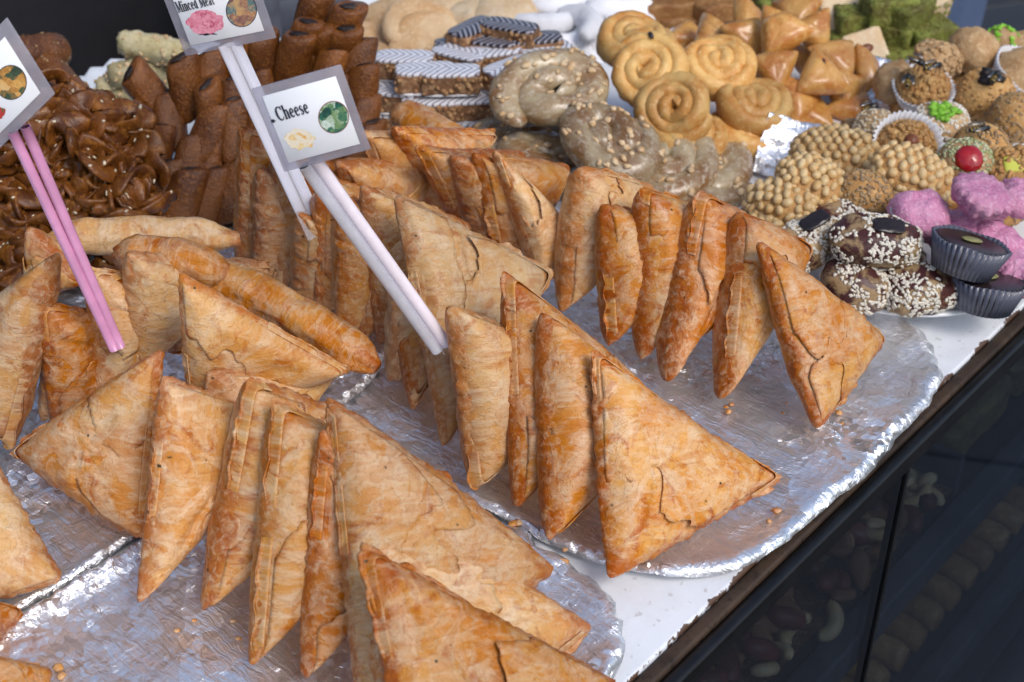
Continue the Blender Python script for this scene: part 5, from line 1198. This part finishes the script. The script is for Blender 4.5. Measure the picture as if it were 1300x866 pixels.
# --- minced meat
sg = Sign('minced_meat_sign', (196, -32), (236, 71), (351, 48), .640, 'white laminated sign reading Minced Meat on a flat plastic strip'); sg.card(.095, .12)
sg.text('Minced Meat', (227, 15), (274, 4), 14)
sg.disc('round_photo', 307, 12, 18.5, 20, mat_print('nut_photo', ((.07, .03, .05), (.30, .14, .10), (.62, .36, .14), (.05, .16, .18), (.72, .56, .40)), 130), h=.0013)
sg.disc('photo_rim', 307, 12, 19.8, 21.2, plain('photo_rim_ink_dark', (.06, .05, .07), .5), h=.00122)
sg.disc('mince_picture', 261, 27, 23, 15, mat_print('mince_print', ((.35, .03, .08), (.62, .14, .22), (.78, .34, .42), (.72, .22, .30), (.40, .05, .10)), 240, 1.4), 3, .25)
sg.disc('herb_picture', 262, 41, 12, 2.6, M_INK, 5, .8, .00126)
f0, f1 = at(404, 300, .060), at_y(291, 56, .6415); sd = np.cross(f1 - f0, CAMP - f0); sd /= np.linalg.norm(sd)
for k in (-1, 1): straw(sg.o, 'straw', f0 + sd * .0029 * k - sg.org, f1 + sd * .0029 * k - sg.org, .0030, M_STRAW_W, .6)
strip(sg.o, 'clear_tape', f1 - sg.org + (CAMP - f0) * .006, f0 - sg.org + (CAMP - f0) * .006, .0125, M_TAPE, .0003)
# --- the sign cut by the left edge
sg = Sign('picture_sign', (-68, 102), (-6, 194), (70, 119), .500, 'laminated sign at the left edge with a round photo, on pink straws'); 
sg.card(.13, .13)
sg.disc('round_photo', 15, 103, 19, 21, mat_print('fried_food_photo', ((.02, .04, .02), (.06, .10, .04), (.42, .18, .03), (.68, .36, .08), (.72, .52, .28)), 140), h=.0013)
sg.disc('photo_rim', 15, 103, 20.2, 22.2, plain('photo_rim_ink_black', (.02, .02, .025), .5), h=.00122)
sg.disc('pepper_picture', -2, 141, 10, 8, mat_print('pepper_print', ((.30, .01, .01), (.48, .02, .02), (.05, .12, .02), (.55, .06, .04)), 160), 2, .3)
f0, f1 = at(149, 442, .062), at_y(24, 164, .5015); sd = np.cross(f1 - f0, CAMP - f0); sd /= np.linalg.norm(sd)
for k in (-1, 1): straw(sg.o, 'straw', f0 + sd * .0014 * k - sg.org, f1 + sd * .0026 * k - sg.org, .0021, M_STRAW_P)

# ================================================================== inside the display case
SH1, SH2 = -.135, -.285
bed = MB()
def heap(s0, s1, p0, p1, z, amp, seed):
    ns, npp = 60, 26; S, P_ = np.meshgrid(np.linspace(s0, s1, ns), np.linspace(p0, p1, npp)); Q = np.c_[S.ravel(), P_.ravel(), S.ravel() * 0]
    Q[:, 2] = z + amp * (.6 + fbm(Q * 60, seed, 3) + .6 * fbm(Q * 14, seed + 2, 2)); F = [(j * ns + i, j * ns + i + 1, (j + 1) * ns + i + 1, (j + 1) * ns + i) for j in range(npp - 1) for i in range(ns - 1)]
    return mesh_np('bed', tabM(Q), F)
M_NUTBED = food('mixed_nut_bed', (.20, .10, .05), (.09, .035, .02), (.44, .34, .20), 140, 420, .55, 1.0, .003)
nb = obj('mixed_nut_bed', heap(-.20, .332, .014, .27, SH1 + .003, .008, 4), M_NUTBED); tag(nb, 'bed of mixed nuts and herbs filling the upper shelf behind glass', 'mixed nuts', kind='stuff')
def cashew(seed):
    t = np.linspace(-1, 1, 14); P = np.c_[np.sin(t * 1.5) * .0085, .007 * np.cos(t * 1.5), t * 0]; V, F = tube(P, .0042 * (1 - .45 * np.abs(t) ** 3), 9); return mesh_np('cashew', V, F)
def almond():
    V, F = ball(.0115, .0062, .0040, 14); V[:, 1] *= (1 - .35 * np.clip(V[:, 0] / .0115, 0, 1)); return mesh_np('almond', V, F)
def date_():
    V, F = ball(.0125, .0070, .0065, 16, .12, 5, 3); return mesh_np('red_nut', V, F)
NUTS = [(cashew(1), food('cashew_nut', (.62, .46, .26), (.54, .36, .17), None, 60, 300, .45), 'cashew'), (almond(), food('almond_skin', (.26, .12, .05), (.18, .075, .03), None, 80, 400, .6), 'almond'), (date_(), food('dried_fruit_skin', (.16, .035, .02), (.10, .02, .015), None, 80, 400, .35), 'dried_fruit')]
rn = random.Random(12)
for k in range(210):
    s, p = rn.uniform(.06, .328), rn.uniform(.016, .078) ; me, mt, nm = NUTS[rn.choices((0, 1, 2), (4, 4, 3))[0]]
    o = obj(nm, me, mt, None, loc=tp(s, p, SH1 + .0145 + rn.uniform(-.003, .007)), rot=(rn.uniform(-.7, .7), rn.uniform(-.6, .6), rn.uniform(0, 6.28)), scale=rn.uniform(.85, 1.1))
    tag(o, {'cashew': 'pale curved cashew among the mixed nuts behind the glass front', 'almond': 'brown skinned almond among the mixed nuts behind the glass front', 'dried_fruit': 'dark red dried fruit among the mixed nuts behind the glass front'}[nm], nm.replace('_', ' '), f'loose {nm.replace("_", " ")} pieces on the upper shelf')
M_SLAB = food('green_brown_slab', (.22, .17, .05), (.15, .095, .035), (.28, .24, .09), 60, 300, .5, .7)
for i in range(3):
    me = subdiv_box(.085, .20, .026, 12, .2, .002, i); o = obj('pistachio_slab', me, M_SLAB, None, loc=tp(.392 + i * .090, .125, SH1 + .0145), rot=(0, 0, TAB_ROT))
    tag(o, f'{ORD[i]} greenish sweet slab from the nut tray on the upper glass shelf', 'sweet slab', 'slabs on the upper shelf')
fing = roll_mesh(.052, .0105, 88, .0012); M_FING = food('baked_finger_roll', (.36, .20, .08), (.24, .11, .04), (.48, .32, .15), 60, 320, .45, .5)
k = 0
for r_ in range(3):
    for i in range(12):
        o = obj('finger_roll', fing, M_FING, None, loc=tp(.255 + i * .0245, .045 + r_ * .058, SH2 + .0105), rot=(0, 0, TAB_ROT + math.pi / 2 + rn.uniform(-.06, .06)))
        tag(o, f'{ORD[i]} baked finger roll from the left, {["front", "middle", "back"][r_]} row of the lower glass shelf', 'finger roll', 'finger rolls on the lower shelf')

# ================================================================== behind the stall
# grey crate with open slats
M_CRATE = plain('blue_grey_plastic', (.105, .115, .15), .55, var=.15, sc=30)
cr0 = np.array([-.235, 1.30, GZ]); crate = obj('storage_crate', None, None, None, loc=cr0, rot=(0, 0, .30)); tag(crate, 'blue grey slatted storage crates stacked behind the stall at the top', 'crate')
for zz in range(3):
    for j in range(4): 
        obj('slat', bevel(MB().box((-.01, -.012, zz * .30 + .012 + j * .072), (.42, .012, zz * .30 + .066 + j * .072)).mesh('slat', False), .004, 1), M_CRATE, crate)
        obj('slat', bevel(MB().box((-.01, .33, zz * .30 + .012 + j * .072), (.42, .352, zz * .30 + .066 + j * .072)).mesh('slat', False), .004, 1), M_CRATE, crate)
    for x in (-.012, .398):
        for y in (-.0145, .325): obj('corner_post', bevel(MB().box((x, y, zz * .30), (x + .024, y + .03, zz * .30 + .296)).mesh('corner_post', False), .004, 1), M_CRATE, crate)
    obj('bottom_board', MB().box((.014, .016, zz * .30 + .004), (.396, .322, zz * .30 + .011)).mesh('bottom_board', False), M_CRATE, crate)
obj('lid_board', bevel(MB().box((-.015, -.018, .897), (.425, .357, .909)).mesh('lid_board', False), .003, 1), M_CRATE, crate)

# a person in blue jeans beyond the end of the stall, cut off by the frame at the hip
def mat_denim():
    m = NT('blue_denim'); v = m.coord(); w = m.n('TexWave', {'wave_type': 'BANDS', 'bands_direction': 'DIAGONAL'}, Vector=v, Scale=420, Distortion=2.0); n = m.noise(v, 9, 5, .6); n2 = m.noise(v, 500, 3)
    col = m.mix(m.ramp(n, .3, .7), (.045, .075, .16), (.085, .13, .24)); col = m.mix(m.math('MULTIPLY', m.ramp(w, .3, .8), .35), col, (.16, .21, .32))
    m.bsdf(Base_Color=col, Roughness=.85, Normal=m.bump(m.math('ADD', n2, w), .25, .0015)); return m.m
def person(loc, rz):
    J = [(0, 0, .86), (0, 0, .98), (0, .01, 1.14), (0, .0, 1.30), (0, .0, 1.40), (0, .015, 1.47), (0, .03, 1.55), (0, .035, 1.64)]   # pelvis .. crown
    Rr = [(.165, .125), (.150, .105), (.155, .105), (.165, .10), (.085, .07), (.052, .052), (.070, .085), (.062, .075)]
    V = list(J); E_ = [(i, i + 1) for i in range(7)]; rad = list(Rr)
    for s in (-1, 1):
        b = len(V); V += [(s * .092, 0, .78), (s * .098, .01, .48), (s * .100, -.012, .27), (s * .102, -.01, .075), (s * .108, .12, .035)]; rad += [(.098, .105), (.068, .072), (.058, .062), (.045, .05), (.038, .03)]
        E_ += [(0, b)] + [(b + i, b + i + 1) for i in range(4)]
        b = len(V); V += [(s * .175, 0, 1.35), (s * .225, -.01, 1.09), (s * .215, .09, .88), (s * .205, .14, .80)]; rad += [(.058, .058), (.043, .043), (.032, .034), (.022, .04)]; E_ += [(3, b)] + [(b + i, b + i + 1) for i in range(3)]
        h = b + 3
        for q, (dx, L) in enumerate(((-.024, .062), (-.008, .072), (.008, .068), (.022, .055))):
            c = len(V); V += [(V[h][0] + dx * .4, V[h][1] + .03 + dx * .2, V[h][2] - .035), (V[h][0] + dx * .5, V[h][1] + .045, V[h][2] - .035 - L)]; rad += [(.010, .010), (.008, .008)]; E_ += [(h, c), (c, c + 1)]
        c = len(V); V += [(V[h][0] - s * .03, V[h][1] + .03, V[h][2] + .0), (V[h][0] - s * .034, V[h][1] + .05, V[h][2] - .035)]; rad += [(.011, .011), (.009, .009)]; E_ += [(h, c), (c, c + 1)]
    me = bpy.data.meshes.new('person'); me.from_pydata(V, E_, []); me.update()
    o = obj('person', me, None, None, loc=loc, rot=(0, 0, rz)); bpy.context.view_layer.objects.active = o
    md = o.modifiers.new('skin', 'SKIN'); md.use_smooth_shade = True
    for i, r in enumerate(rad): me.skin_vertices[0].data[i].radius = r
    me.skin_vertices[0].data[0].use_root = True
    md = o.modifiers.new('sub', 'SUBSURF'); md.levels = md.render_levels = 2
    dg = bpy.context.evaluated_depsgraph_get(); m2 = bpy.data.meshes.new_from_object(o.evaluated_get(dg)); o.modifiers.clear(); o.data = m2
    m2.materials.clear()
    for m in (mat_denim(), plain('dark_knit_top', (.03, .03, .035), .9, sc=200, bump=.5), plain('skin', (.42, .24, .16), .5), plain('dark_hair', (.02, .014, .01), .5, sc=200, bump=.6), plain('dark_shoes', (.02, .02, .02), .5)): m2.materials.append(m)
    for p in m2.polygons:
        x, y, z = p.center; arm = abs(x) > .165 and z < 1.2 and z > .6
        p.material_index = 4 if z < .085 else 2 if (arm and z < .90) else 1 if arm else 0 if z < .97 else 1 if z < 1.44 else 3 if (z > 1.58 or y < .0) else 2
        p.use_smooth = True
    fm = MB()
    for s in (-1, 1): v, f = ball(.011, .006, .006, 10); fm.add(v + np.array([s * .03, .118, 1.575]), f)
    v, f = ball(.010, .016, .022, 12); obj('nose', mesh_np('nose', v + np.array([0, .120, 1.545]), f), m2.materials[2], o)
    obj('eyes', fm.mesh('eyes'), m2.materials[3], o)
    v, f = ball(.022, .006, .006, 12); obj('mouth', mesh_np('mouth', v + np.array([0, .112, 1.510]), f), plain('lips', (.38, .14, .12), .4), o)
    return tag(o, 'person in blue jeans standing beyond the far end of the stall', 'person')
person(np.array([.335, 1.42, GZ]), R(25))
